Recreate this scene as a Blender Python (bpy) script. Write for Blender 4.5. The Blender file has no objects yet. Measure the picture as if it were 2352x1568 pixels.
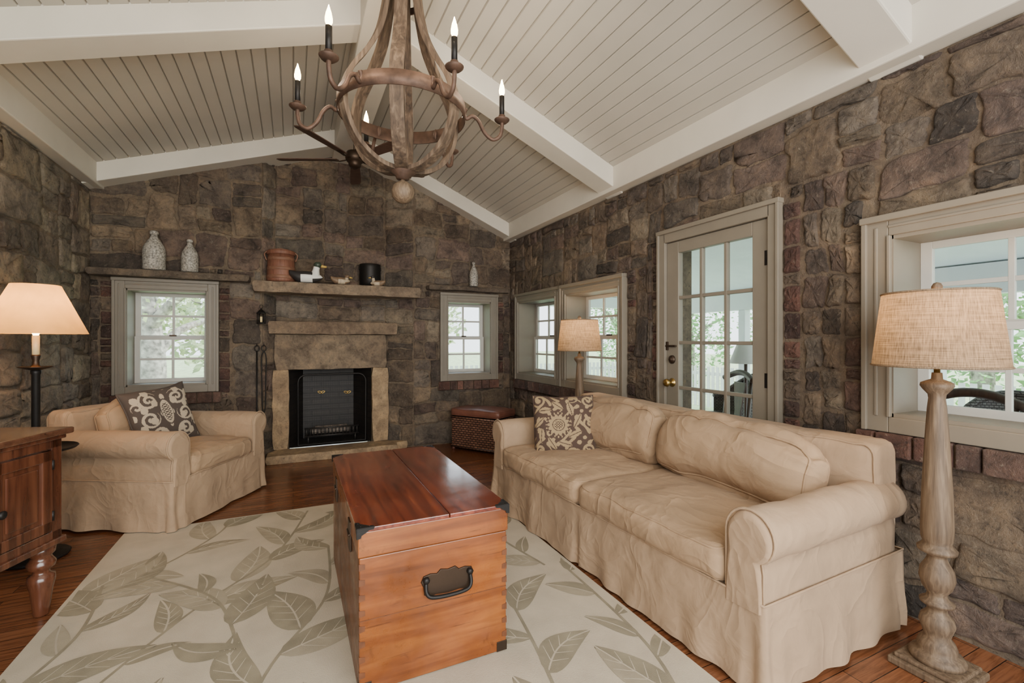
import bpy, bmesh, math, random
from mathutils import Vector, Matrix, noise
random.seed(11)
PI=math.pi
SC=bpy.context.scene
COL=SC.collection
F=1059.0; TH=math.radians(25.4); SN=math.sin(TH); CS=math.cos(TH); HC=1.3; HY=780.; CX=1176.
RV=Vector((CS,-SN,0)); FV=Vector((SN,CS,0))
def ray(px,py):
    u=(px-CX)/F; v=(HY-py)/F
    return Vector((CS*u+SN, CS-SN*u, v))
def onY(px,py,Y):
    d=ray(px,py); t=Y/d.y; return Vector((d.x*t,Y,HC+d.z*t))
XL,XR,YB=-1.716,2.62,5.57
RX=.55
def zl(x): return 2.70+.34*(x-XL)
def zr(x): return 2.585+.4275*(XR-x)

# ------------------------------------------------------------------ mesh builder
class MB:
    def __init__(s): s.v=[];s.f=[];s.m=[];s.sm=[];s.c=[]
    def add(s,verts,faces,mat=0,smooth=False,col=None):
        b=len(s.v); s.v+=[tuple(v) for v in verts]
        for f in faces:
            s.f.append(tuple(b+i for i in f)); s.m.append(mat); s.sm.append(smooth); s.c.append(col)
    def hexa(s,p,mat=0,col=None):
        s.add(p,[(0,3,2,1),(4,5,6,7),(0,1,5,4),(1,2,6,5),(2,3,7,6),(3,0,4,7)],mat,False,col)
    def box(s,x0,x1,y0,y1,z0,z1,mat=0,col=None,M=None):
        p=[Vector(q) for q in ((x0,y0,z0),(x1,y0,z0),(x1,y1,z0),(x0,y1,z0),(x0,y0,z1),(x1,y0,z1),(x1,y1,z1),(x0,y1,z1))]
        if M is not None: p=[M@q for q in p]
        s.hexa(p,mat,col)
    def fbox(s,fr,s0,s1,t0,t1,d0,d1,mat=0,col=None):
        s.hexa([fr.p(s0,t0,d0),fr.p(s1,t0,d0),fr.p(s1,t0,d1),fr.p(s0,t0,d1),fr.p(s0,t1,d0),fr.p(s1,t1,d0),fr.p(s1,t1,d1),fr.p(s0,t1,d1)],mat,col)
    def lathe(s,prof,c=(0,0,0),seg=20,mat=0,smooth=True,M=None,caps=True):
        c=Vector(c); vs=[]; n=len(prof)
        for r,z in prof:
            for k in range(seg):
                a=2*PI*k/seg; q=Vector((r*math.cos(a),r*math.sin(a),z))
                if M is not None: q=M@q
                vs.append(q+c)
        fs=[]
        for i in range(n-1):
            for k in range(seg):
                k2=(k+1)%seg
                fs.append((i*seg+k,i*seg+k2,(i+1)*seg+k2,(i+1)*seg+k))
        if caps:
            fs.append(tuple(range(seg-1,-1,-1))); fs.append(tuple((n-1)*seg+k for k in range(seg)))
        s.add(vs,fs,mat,smooth)
    def tube(s,path,r,seg=8,closed=False,mat=0,smooth=True,col=None):
        P=[Vector(p) for p in path]; n=len(P)
        R=r if isinstance(r,(list,tuple)) else [r]*n
        T=[]
        for i in range(n):
            if closed: t=P[(i+1)%n]-P[(i-1)%n]
            else: t=P[min(i+1,n-1)]-P[max(i-1,0)]
            T.append(t.normalized() if t.length>1e-9 else Vector((0,0,1)))
        a=Vector((0,0,1)) if abs(T[0].z)<.9 else Vector((1,0,0))
        N=(a-T[0]*a.dot(T[0])).normalized(); vs=[]
        for i in range(n):
            N=N-T[i]*N.dot(T[i])
            if N.length<1e-6: N=T[i].orthogonal()
            N.normalize(); B=T[i].cross(N)
            for k in range(seg):
                an=2*PI*k/seg; vs.append(P[i]+(N*math.cos(an)+B*math.sin(an))*R[i])
        fs=[]
        for i in range(n if closed else n-1):
            j=(i+1)%n
            for k in range(seg):
                k2=(k+1)%seg; fs.append((i*seg+k,i*seg+k2,j*seg+k2,j*seg+k))
        if not closed:
            fs.append(tuple(range(seg-1,-1,-1))); fs.append(tuple((n-1)*seg+k for k in range(seg)))
        s.add(vs,fs,mat,smooth,col)
    def strip(s,path,wd,td,w,t,mat=0):
        vs=[];n=len(path)
        for i,p in enumerate(path):
            W=wd(i)*w/2; Tt=td(i)*t/2; p=Vector(p)
            vs+=[p-W-Tt,p+W-Tt,p+W+Tt,p-W+Tt]
        fs=[]
        for i in range(n-1):
            for k in range(4):
                k2=(k+1)%4; fs.append((4*i+k,4*i+k2,4*i+4+k2,4*i+4+k))
        fs+=[(3,2,1,0),tuple(4*(n-1)+k for k in range(4))]
        s.add(vs,fs,mat,False)
    def build(s,name,mats,parent=None,world=False,bevel=0,merge=False,recalc=True,sub=0,bseg=2):
        me=bpy.data.meshes.new(name)
        me.from_pydata(s.v,[],s.f)
        if not isinstance(mats,(list,tuple)): mats=[mats]
        for m in mats: me.materials.append(m)
        me.polygons.foreach_set('material_index',s.m)
        me.polygons.foreach_set('use_smooth',s.sm)
        if any(c is not None for c in s.c):
            at=me.color_attributes.new('Col','FLOAT_COLOR','CORNER'); buf=[]
            for f,c in zip(s.f,s.c):
                cc=c if c is not None else (.2,.2,.2)
                buf+=[cc[0],cc[1],cc[2],1]*len(f)
            at.data.foreach_set('color',buf)
        if merge or recalc:
            bm=bmesh.new(); bm.from_mesh(me)
            if merge: bmesh.ops.remove_doubles(bm,verts=bm.verts,dist=1e-5)
            if recalc: bmesh.ops.recalc_face_normals(bm,faces=bm.faces)
            bm.to_mesh(me); bm.free()
        me.update()
        o=bpy.data.objects.new(name,me); COL.objects.link(o)
        if parent is not None:
            o.parent=parent
            if world: o.matrix_parent_inverse=Matrix.LocRotScale(parent.location,parent.rotation_euler,parent.scale).inverted()
        if bevel:
            b=o.modifiers.new('Bevel','BEVEL'); b.width=bevel; b.segments=bseg; b.limit_method='ANGLE'; b.angle_limit=.6
        if sub:
            b=o.modifiers.new('Sub','SUBSURF'); b.levels=sub; b.render_levels=sub
        return o
def thing(name,label,cat,loc=(0,0,0),rz=0,group=None):
    o=bpy.data.objects.new(name,None); COL.objects.link(o); o.empty_display_size=.1
    o.location=loc; o.rotation_euler=(0,0,rz); o['label']=label; o['category']=cat
    if group: o['group']=group
    return o
def tag(o,label,cat,group=None,kind=None):
    o['label']=label; o['category']=cat
    if group: o['group']=group
    if kind: o['kind']=kind
    return o
def structE(name,label=None):
    o=bpy.data.objects.new(name,None); COL.objects.link(o); o['kind']='structure'
    return o
def st(o): o['kind']='structure'; return o
def catmull(P,n=6,closed=False):
    P=[Vector(p) for p in P]; out=[]; m=len(P)
    rng=range(m) if closed else range(m-1)
    for i in rng:
        p1=P[i];p2=P[(i+1)%m]
        p0=P[(i-1)%m] if (closed or i>0) else p1
        p3=P[(i+2)%m] if (closed or i+2<m) else p2
        for k in range(n):
            t=k/n
            out.append(.5*((2*p1)+(p2-p0)*t+(2*p0-5*p1+4*p2-p3)*t*t+(-p0+3*p1-3*p2+p3)*t**3))
    if not closed: out.append(P[-1])
    return out

# ------------------------------------------------------------------ materials
def newmat(name):
    m=bpy.data.materials.new(name); m.use_nodes=True
    nt=m.node_tree; b=nt.nodes['Principled BSDF']; return m,nt,b
def nd(nt,t,**k):
    n=nt.nodes.new(t)
    for a,v in k.items(): setattr(n,a,v)
    return n
def ramp(nt,stops):
    r=nd(nt,'ShaderNodeValToRGB'); e=r.color_ramp.elements
    while len(e)<len(stops): e.new(.5)
    for x,(p,c) in zip(e,stops): x.position=p; x.color=(*c,1)
    return r
def texco(nt,scale=(1,1,1),kind='Object',rot=(0,0,0)):
    t=nd(nt,'ShaderNodeTexCoord'); mp=nd(nt,'ShaderNodeMapping')
    mp.inputs['Scale'].default_value=scale; mp.inputs['Rotation'].default_value=rot
    nt.links.new(t.outputs[kind],mp.inputs[0]); return mp.outputs[0]
def bump(nt,b,sock,strength=.3,dist=.01):
    bp=nd(nt,'ShaderNodeBump'); bp.inputs['Strength'].default_value=strength; bp.inputs['Distance'].default_value=dist
    nt.links.new(sock,bp.inputs['Height']); nt.links.new(bp.outputs[0],b.inputs['Normal'])
def math_(nt,op,a,b=None):
    n=nd(nt,'ShaderNodeMath',operation=op)
    for i,x in enumerate((a,b)):
        if x is None: continue
        if isinstance(x,(int,float)): n.inputs[i].default_value=x
        else: nt.links.new(x,n.inputs[i])
    return n.outputs[0]
def mixc(nt,fac,a,b,mode='MIX'):
    mx=nd(nt,'ShaderNodeMix',data_type='RGBA',blend_type=mode)
    for i,x in ((0,fac),(6,a),(7,b)):
        if isinstance(x,(int,float)): mx.inputs[i].default_value=x
        elif isinstance(x,tuple): mx.inputs[i].default_value=(*x,1)
        else: nt.links.new(x,mx.inputs[i])
    return mx.outputs[2]
def noi(nt,scale,detail=5,rough=.5,dist=0,stretch=(1,1,1)):
    n=nd(nt,'ShaderNodeTexNoise'); n.inputs['Scale'].default_value=scale; n.inputs['Detail'].default_value=detail
    n.inputs['Roughness'].default_value=rough; n.inputs['Distortion'].default_value=dist
    nt.links.new(texco(nt,stretch),n.inputs['Vector']); return n.outputs['Fac']
def sc(c,k): return tuple(min(1,max(0,x*k)) for x in c)
def M(name,col,rough=.6,metal=0,var=.12,nscale=6,bmp=0,bscale=60,bdist=.004,stretch=(1,1,1)):
    m,nt,b=newmat(name)
    r=ramp(nt,[(.3,sc(col,1-var)),(.7,sc(col,1+var))]); nt.links.new(noi(nt,nscale,5,.5,0,stretch),r.inputs[0])
    nt.links.new(r.outputs[0],b.inputs['Base Color'])
    b.inputs['Roughness'].default_value=rough; b.inputs['Metallic'].default_value=metal
    if bmp: bump(nt,b,noi(nt,bscale,3),bmp,bdist)
    return m
def wood(name,c1,c2,c3,axis=0,scale=3,rough=.45,bmp=.15,coat=0,st_=14,wear=.7,stain=0):
    m,nt,b=newmat(name)
    s=[st_,st_,st_]; s[axis]=1.0
    n=noi(nt,scale,7,.55,.6,tuple(s))
    r=ramp(nt,[(.25,c1),(.5,c2),(.75,c3)]); nt.links.new(n,r.inputs[0])
    r3=ramp(nt,[(.3,(.50,.47,.44)),(.7,(1,1,1))]); nt.links.new(noi(nt,2.6,5,.6),r3.inputs[0])
    c=mixc(nt,wear,r.outputs[0],r3.outputs[0],'MULTIPLY')
    if stain:
        s2=[60,60,60]; s2[axis]=2.5
        r4=ramp(nt,[(.60,(0,0,0)),(.68,(1,1,1))]); nt.links.new(noi(nt,1.2,6,.7,.5,tuple(s2)),r4.inputs[0])
        c=mixc(nt,math_(nt,'MULTIPLY',r4.outputs[0],stain),c,sc(c1,.45))
        r5=ramp(nt,[(.60,(0,0,0)),(.72,(1,1,1))]); nt.links.new(noi(nt,9,7,.7,.8),r5.inputs[0])
        c=mixc(nt,math_(nt,'MULTIPLY',r5.outputs[0],stain),c,sc(c1,.4))
        rr=ramp(nt,[(.35,(rough*.7,)*3),(.7,(min(1,rough*2.0),)*3)]); nt.links.new(noi(nt,6,6,.65),rr.inputs[0]); nt.links.new(rr.outputs[0],b.inputs['Roughness'])
    else: b.inputs['Roughness'].default_value=rough
    nt.links.new(c,b.inputs['Base Color'])
    if coat: b.inputs['Coat Weight'].default_value=coat; b.inputs['Coat Roughness'].default_value=.12
    if bmp: bump(nt,b,n,bmp,.003)
    return m
def stone_mat(name,use_col=True,base=(.2,.17,.13),bstr=.95,lich=.5,dark=.22):
    m,nt,b=newmat(name)
    n1=noi(nt,8,11,.74,.4); n2=noi(nt,38,6,.75); n4=noi(nt,2.2,4,.6)
    r1=ramp(nt,[(.30,(dark,dark*.95,dark*.90)),(.5,(.90,.87,.83)),(.70,(1.5,1.39,1.2))]); nt.links.new(n1,r1.inputs[0])
    if use_col:
        at=nd(nt,'ShaderNodeVertexColor'); at.layer_name='Col'; a=at.outputs[0]
    else: a=base
    c=mixc(nt,1.0,a,r1.outputs[0],'MULTIPLY')
    r4=ramp(nt,[(.35,(.72,.66,.64)),(.65,(1.12,1.09,1.04))]); nt.links.new(n4,r4.inputs[0])
    c=mixc(nt,1.0,c,r4.outputs[0],'MULTIPLY')
    r2=ramp(nt,[(.57,(0,0,0)),(.70,(1,1,1))]); nt.links.new(n2,r2.inputs[0])
    c=mixc(nt,math_(nt,'MULTIPLY',r2.outputs[0],lich),c,(.36,.31,.235))
    r5=ramp(nt,[(.32,(1,1,1)),(.45,(0,0,0))]); nt.links.new(n2,r5.inputs[0])
    c=mixc(nt,math_(nt,'MULTIPLY',r5.outputs[0],.7),c,(.035,.029,.025))
    nt.links.new(c,b.inputs['Base Color']); b.inputs['Roughness'].default_value=.76
    bump(nt,b,math_(nt,'ADD',n1,math_(nt,'MULTIPLY',n2,.4)),bstr,.05)
    return m
def floor_mat():
    m,nt,b=newmat('oak_floor')
    br=nd(nt,'ShaderNodeTexBrick'); br.inputs['Scale'].default_value=1; br.inputs['Brick Width'].default_value=1.3; br.inputs['Row Height'].default_value=.083
    br.inputs['Mortar Size'].default_value=.0018; br.inputs['Color1'].default_value=(.155,.056,.024,1); br.inputs['Color2'].default_value=(.235,.092,.040,1); br.inputs['Mortar'].default_value=(.02,.01,.006,1)
    nt.links.new(texco(nt),br.inputs['Vector'])
    r=ramp(nt,[(.33,(.40,.36,.34)),(.60,(1,1,1))]); nt.links.new(noi(nt,3,8,.6,.8,(1.6,20,1)),r.inputs[0])
    nt.links.new(mixc(nt,.85,br.outputs['Color'],r.outputs[0],'MULTIPLY'),b.inputs['Base Color'])
    b.inputs['Roughness'].default_value=.25
    bump(nt,b,math_(nt,'SUBTRACT',1.0,br.outputs['Fac']),.25,.003)
    return m
def fabric(name,col,var=.13,rough=.9,bstr=.38):
    m,nt,b=newmat(name)
    r=ramp(nt,[(.3,sc(col,1-var)),(.7,sc(col,1+var))]); nt.links.new(noi(nt,3.5,7,.6),r.inputs[0])
    nt.links.new(r.outputs[0],b.inputs['Base Color'])
    b.inputs['Roughness'].default_value=rough; b.inputs['Sheen Weight'].default_value=.03
    n1=noi(nt,3.6,2,.4,1.6)
    rd=math_(nt,'ABSOLUTE',math_(nt,'SUBTRACT',n1,.5)); rd=math_(nt,'POWER',math_(nt,'SUBTRACT',1.0,math_(nt,'MULTIPLY',rd,2.5)),3.0)
    n2=noi(nt,9,4,.5,.6)
    bump(nt,b,math_(nt,'ADD',math_(nt,'MULTIPLY',rd,.5),n2),bstr,.022)
    return m
def attr_mat(name,rough=.9,bscale=250,bstr=.2):
    m,nt,b=newmat(name); at=nd(nt,'ShaderNodeVertexColor'); at.layer_name='Col'
    nt.links.new(at.outputs[0],b.inputs['Base Color']); b.inputs['Roughness'].default_value=rough
    bump(nt,b,noi(nt,bscale,2),bstr,.003)
    return m
def emis(name,col,strength):
    m,nt,b=newmat(name); b.inputs['Base Color'].default_value=(*col,1)
    b.inputs['Emission Strength'].default_value=strength
    r=ramp(nt,[(0,sc(col,.95)),(1,col)]); nt.links.new(noi(nt,30),r.inputs[0]); nt.links.new(r.outputs[0],b.inputs['Emission Color'])
    return m
def shade_mat(name,col,ecol,es,linen,tfac=.4):
    m,nt,b=newmat(name)
    a=noi(nt,2.5,4,.5,0,(3,3,170) if linen else (2,2,2)); c=noi(nt,2.5,4,.5,0,(95,95,3) if linen else (2,2,2))
    r=ramp(nt,[(.38,sc(col,.42 if linen else .92)),(.62,sc(col,1.15))])
    nt.links.new(math_(nt,'MULTIPLY',math_(nt,'ADD',a,c),.5),r.inputs[0])
    tr=nd(nt,'ShaderNodeBsdfTranslucent'); nt.links.new(r.outputs[0],tr.inputs[0]); nt.links.new(r.outputs[0],b.inputs['Base Color'])
    b.inputs['Roughness'].default_value=.9
    nt.links.new(mixc(nt,1.0,ecol,r.outputs[0],'MULTIPLY'),b.inputs['Emission Color']); b.inputs['Emission Strength'].default_value=es
    ms=nd(nt,'ShaderNodeMixShader'); ms.inputs[0].default_value=tfac
    nt.links.new(b.outputs[0],ms.inputs[1]); nt.links.new(tr.outputs[0],ms.inputs[2])
    nt.links.new(ms.outputs[0],nt.nodes['Material Output'].inputs[0]); return m
def glass_mat():
    m,nt,b=newmat('window_glass'); t=nd(nt,'ShaderNodeBsdfTransparent'); t.inputs[0].default_value=(.97,.99,1.0,1)
    g=nd(nt,'ShaderNodeBsdfGlossy'); g.inputs['Roughness'].default_value=.03
    r=ramp(nt,[(0,(.02,.02,.02)),(1,(.05,.05,.05))]); nt.links.new(noi(nt,1.5),r.inputs[0])
    ms=nd(nt,'ShaderNodeMixShader'); nt.links.new(r.outputs[0],ms.inputs[0]); nt.links.new(t.outputs[0],ms.inputs[1]); nt.links.new(g.outputs[0],ms.inputs[2])
    nt.links.new(ms.outputs[0],nt.nodes['Material Output'].inputs[0]); return m
def weave_mat(name,c1,c2,scale=40,mort=.14,bw=1.5,rh=.75,moc=(.012,.007,.006)):
    m,nt,b=newmat(name)
    br=nd(nt,'ShaderNodeTexBrick'); br.inputs['Scale'].default_value=scale; br.inputs['Brick Width'].default_value=bw; br.inputs['Row Height'].default_value=rh; br.inputs['Mortar Size'].default_value=mort
    br.inputs['Color1'].default_value=(*c1,1); br.inputs['Color2'].default_value=(*c2,1); br.inputs['Mortar'].default_value=(*moc,1)
    t=nd(nt,'ShaderNodeTexCoord'); sp=nd(nt,'ShaderNodeSeparateXYZ'); nt.links.new(t.outputs['Object'],sp.inputs[0])
    cb=nd(nt,'ShaderNodeCombineXYZ'); nt.links.new(math_(nt,'ADD',sp.outputs[0],sp.outputs[1]),cb.inputs[0]); nt.links.new(sp.outputs[2],cb.inputs[1]); nt.links.new(cb.outputs[0],br.inputs['Vector'])
    nt.links.new(br.outputs['Color'],b.inputs['Base Color']); b.inputs['Roughness'].default_value=.55
    bump(nt,b,math_(nt,'SUBTRACT',1.0,br.outputs['Fac']),.9,.01)
    return m

m_stone=stone_mat('fieldstone'); m_mortar=stone_mat('mortar',False,(.19,.153,.115),.8,.3,.5)
m_rock=stone_mat('sandstone_slab',False,(.25,.20,.15),.6,.35,.42); m_lint=stone_mat('brown_lintel_stone',False,(.215,.165,.12),.6,.3,.4); m_breast=stone_mat('stained_breast_stone',False,(.205,.162,.118),.5,.3,.30)
m_tanrock=stone_mat('tan_hearth_stone',False,(.365,.275,.175),.5,.2,.45); m_darkrock=stone_mat('dark_ledge_stone',False,(.16,.132,.105),.8,.4,.4)
m_floor=floor_mat()
m_ceil=M('painted_beadboard',(.425,.395,.34),.55,var=.06,nscale=2)
m_beam=M('painted_beam',(.56,.52,.445),.5,var=.05,nscale=3)
m_trim=M('taupe_trim_paint',(.185,.16,.124),.5,var=.06)
m_sash=M('white_sash_paint',(.48,.47,.43),.45,var=.04)
m_glass=glass_mat()
m_slip=fabric('tan_slipcover',(.345,.235,.145)); m_slip2=fabric('tan_cushion_cloth',(.335,.222,.13),bstr=.45)
m_black=M('black_iron',(.022,.020,.019),.5,.7,bmp=.2); m_bronze=M('dark_bronze',(.06,.040,.028),.45,.8,bmp=.1)
m_brass=M('aged_brass',(.45,.30,.10),.35,1)
m_rust=M('rusted_iron_band',(.095,.055,.038),.6,.5,bmp=.3,nscale=20,var=.4)
m_barrel=wood('weathered_barrel_wood',(.032,.020,.013),(.105,.068,.043),(.235,.165,.108),2,3,.8,.5)
m_trunk_top=wood('mahogany_red_top',(.055,.009,.005),(.19,.030,.010),(.33,.072,.022),1,2,.15,.04,1.0,14,.9,.65)
m_trunk=wood('orange_pine',(.09,.022,.005),(.245,.066,.011),(.38,.125,.024),0,1.6,.33,.08,.3,10,1.0,.65)
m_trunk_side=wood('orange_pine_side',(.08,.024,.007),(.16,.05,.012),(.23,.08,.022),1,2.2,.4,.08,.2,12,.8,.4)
m_endgrain=M('dark_dovetail_grain',(.11,.035,.011),.5,var=.3,nscale=40)
m_cab=wood('dark_walnut_stain',(.035,.012,.007),(.095,.032,.016),(.16,.06,.03),2,2.2,.26,.08,.5)
m_cabtop=wood('dark_walnut_top',(.05,.02,.011),(.10,.042,.022),(.15,.068,.038),1,2.2,.26,.05,.5)
m_lampwood=wood('limed_lamp_wood',(.065,.041,.024),(.145,.096,.057),(.245,.175,.11),2,5,.65,.5)
m_linen=shade_mat('linen_shade',(.36,.255,.16),(1,.70,.42),.14,True)
m_parch=shade_mat('parchment_shade',(.58,.34,.115),(1,.64,.25),.50,False)
m_bulb=emis('glowing_bulb',(1,.70,.34),26)
m_cream=M('cream_candle_sleeve',(.75,.58,.30),.5)
m_fan=wood('fan_blade_wood',(.06,.032,.023),(.10,.055,.04),(.13,.075,.055),0,3,.5,.05)
m_leather=M('red_brown_leather',(.15,.06,.04),.42,bmp=.3,bscale=25,var=.3); m_wick=weave_mat('brown_wicker',(.16,.072,.045),(.25,.125,.078),30)
m_greywick=weave_mat('grey_wicker',(.10,.09,.085),(.17,.16,.15),40)
m_rug=M('cream_rug_pile',(.455,.39,.295),.95,var=.10,nscale=5,bmp=.5,bscale=300)
m_leaf1=M('taupe_rug_pile',(.245,.212,.145),.95,var=.18,nscale=9,bmp=.5,bscale=300); m_leaf2=M('pale_taupe_rug_pile',(.32,.275,.195),.95,var=.14,nscale=9,bmp=.5,bscale=300)
m_soot=weave_mat('sooty_firebrick',(.016,.013,.011),(.024,.019,.015),4.2,.035,.9,.30,(.012,.010,.009))
m_char=M('charred_wood',(.17,.14,.115),.9,var=.7,nscale=20,bmp=.6,bscale=30)
m_grate=M('worn_grate_iron',(.055,.05,.046),.45,.6,bmp=.2)
m_pillow=attr_mat('damask_cloth')
m_jug=M('speckled_stoneware',(.28,.26,.225),.6,var=.7,nscale=70,bmp=.3)
m_firkin=wood('red_brown_firkin',(.12,.045,.028),(.21,.085,.05),(.27,.12,.075),2,3,.6,.3)
m_band=wood('firkin_hoop',(.15,.065,.04),(.24,.115,.068),(.29,.14,.085),0,3,.6,.2)
m_white=M('white_paint',(.72,.71,.67),.5,var=.05); m_duckdark=M('dark_decoy_paint',(.03,.027,.026),.5,var=.3); m_duckbrown=M('brown_decoy_paint',(.17,.11,.065),.6,var=.4,nscale=30); m_ducktan=M('pale_decoy_paint',(.42,.34,.24),.6,var=.3,nscale=30)
m_duckgreen=M('dark_green_decoy_paint',(.035,.05,.035),.4,var=.3)
m_bill=M('yellow_bill_paint',(.5,.33,.08),.5)
m_grass=M('lawn_grass',(.46,.55,.28),.9,var=.3,nscale=3); m_leafg=M('tree_leaves',(.30,.52,.20),.7,var=.5,nscale=3)
m_leafp=M('spring_leaves',(.54,.62,.36),.7,var=.3,nscale=3)
m_bark=M('grey_bark',(.36,.33,.29),.9,var=.6,nscale=12,bmp=.5,bscale=20)
m_porch=M('porch_white',(.82,.86,.88),.6,var=.03); m_pceil=M('porch_ceiling_white',(.80,.88,.90),.6,var=.03); m_deck=M('porch_deck_grey',(.52,.53,.53),.7,var=.1)
m_darkwood=wood('dark_chair_wood',(.03,.014,.01),(.06,.03,.02),(.09,.045,.03),2,3,.35)

# ------------------------------------------------------------------ wall helpers
class Fr:
    def __init__(s,O,sd,n): s.O=Vector(O); s.sd=Vector(sd).normalized(); s.n=Vector(n).normalized()
    def p(s,a,t,d=0): return s.O+s.sd*a+Vector((0,0,t))+s.n*d
def clip(poly,planes):
    for a,b,c in planes:
        out=[]; n=len(poly)
        for i in range(n):
            p=poly[i];q=poly[(i+1)%n]; fp=a*p[0]+b*p[1]-c; fq=a*q[0]+b*q[1]-c
            if fp<=0: out.append(p)
            if (fp<0<fq) or (fq<0<fp):
                k=fp/(fp-fq); out.append((p[0]+(q[0]-p[0])*k,p[1]+(q[1]-p[1])*k))
        poly=out
        if len(poly)<3: return []
    return poly
def area(p): return abs(sum(p[i][0]*p[(i+1)%len(p)][1]-p[(i+1)%len(p)][0]*p[i][1] for i in range(len(p))))/2
def subtract(r,h):
    s0,s1,t0,t1=r; a0,a1,b0,b1=h
    if a0>=s1 or a1<=s0 or b0>=t1 or b1<=t0: return [r]
    o=[]
    if a0>s0: o.append((s0,a0,t0,t1))
    if a1<s1: o.append((a1,s1,t0,t1))
    m0,m1=max(s0,a0),min(s1,a1)
    if b0>t0: o.append((m0,m1,t0,b0))
    if b1<t1: o.append((m0,m1,b1,t1))
    return o
def subdiv(r,rng,out,k=1.0):
    s0,s1,t0,t1=r; w=s1-s0;h=t1-t0
    mw=rng.uniform(.20,.62)*k; mh=rng.uniform(.14,.42)*k
    if w>mw and (w>h*1.15 or h<=mh):
        c=s0+w*rng.uniform(.34,.66); subdiv((s0,c,t0,t1),rng,out,k); subdiv((c,s1,t0,t1),rng,out,k)
    elif h>mh:
        c=t0+h*rng.uniform(.34,.66); subdiv((s0,s1,t0,c),rng,out,k); subdiv((s0,s1,c,t1),rng,out,k)
    else: out.append(r)
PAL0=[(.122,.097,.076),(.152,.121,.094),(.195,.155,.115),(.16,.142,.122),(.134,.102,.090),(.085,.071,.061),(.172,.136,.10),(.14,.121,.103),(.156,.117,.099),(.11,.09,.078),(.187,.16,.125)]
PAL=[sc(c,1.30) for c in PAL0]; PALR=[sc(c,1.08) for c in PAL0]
BPAL=[sc(c,1.15) for c in [(.13,.066,.054),(.155,.082,.066),(.11,.064,.056),(.14,.09,.075),(.095,.062,.054)]]
def warp(x,y,wv):
    v=noise.noise_vector(Vector((x*2.3+wv*7,y*2.6,wv*3.1)))*.036+noise.noise_vector(Vector((x*8,y*8,wv)))*.015
    return x+v.x,y+v.y
def stone(mb,fr,r,planes,col,rng,hmin=.005,hmax=.024,rnd=.17,jit=1.15,gap=(.001,.005),wv=None):
    g=rng.uniform(*gap); s0,s1,t0,t1=r; s0+=g;s1-=g;t0+=g;t1-=g
    w=s1-s0;h=t1-t0
    if w<.03 or h<.03: return
    j=min(w,h)*.075*jit
    C=[(s0+rng.uniform(-j*.5,j),t0+rng.uniform(-j*.5,j)),(s1+rng.uniform(-j,j*.5),t0+rng.uniform(-j*.5,j)),(s1+rng.uniform(-j,j*.5),t1+rng.uniform(-j,j*.5)),(s0+rng.uniform(-j*.5,j),t1+rng.uniform(-j,j*.5))]
    def bl(u,v):
        x=(C[0][0]*(1-u)+C[1][0]*u)*(1-v)+(C[3][0]*(1-u)+C[2][0]*u)*v
        y=(C[0][1]*(1-u)+C[1][1]*u)*(1-v)+(C[3][1]*(1-u)+C[2][1]*u)*v
        return x,y
    pts=[]; a=min(w,h)
    cs=[(1,0,-90),(1,1,0),(0,1,90),(0,0,180)]
    for ci,(cu,cv,a0) in enumerate(cs):
        rr=a*rng.uniform(.05,rnd)*(1.8 if rng.random()<.2 else 1); ru=rr/w; rv=rr/h
        ccx=cu+(-ru if cu else ru); ccy=cv+(-rv if cv else rv)
        for k in range(4):
            an=math.radians(a0+30*k); pts.append(bl(ccx+ru*math.cos(an),ccy+rv*math.sin(an)))
        nu,nv,_=cs[(ci+1)%4]
        for k in (.25,.42,.58,.75):
            pu=cu+(nu-cu)*k; pv=cv+(nv-cv)*k; q=bl(pu,pv); e=min(.012,a*.045)*jit
            pts.append((q[0]+rng.uniform(-e,e),q[1]+rng.uniform(-e,e)))
    if wv is not None: pts=[warp(x,y,wv) for x,y in pts]
    pts=clip(pts,planes)
    if len(pts)<3 or area(pts)<.0025: return
    n=len(pts); cx=sum(p[0] for p in pts)/n; cy=sum(p[1] for p in pts)/n
    H=rng.uniform(hmin,hmax); V=[fr.p(x,y,-.002) for x,y in pts]
    tx=rng.uniform(-.022,.022); ty=rng.uniform(-.022,.022)
    def hh(x,y): return tx*(x-cx)+ty*(y-cy)
    def ring(ins,h0,jj):
        for x,y in pts:
            dx=cx-x;dy=cy-y;L=math.hypot(dx,dy)+1e-6; k=min(ins,L*.5)/L
            V.append(fr.p(x+dx*k,y+dy*k,h0+hh(x,y)+rng.uniform(-jj,jj)))
    ring(.006,H*.6,.002); ring(.016,H,.003)
    for q in (.35,.65):
        for x,y in pts: V.append(fr.p(x+(cx-x)*q,y+(cy-y)*q,H+hh(x,y)*(1-q)+rng.uniform(-.005,.006)))
    V.append(fr.p(cx,cy,H+rng.uniform(-.004,.006)))
    Fc=[]
    for q in range(4):
        for i in range(n):
            i2=(i+1)%n; Fc.append((q*n+i,q*n+i2,(q+1)*n+i2,(q+1)*n+i))
    for i in range(n): Fc.append((4*n+i,4*n+(i+1)%n,5*n))
    k=rng.uniform(.68,1.30); c=(col[0]*k,col[1]*k,col[2]*k)
    mb.add(V,Fc,0,True,c)
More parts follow.
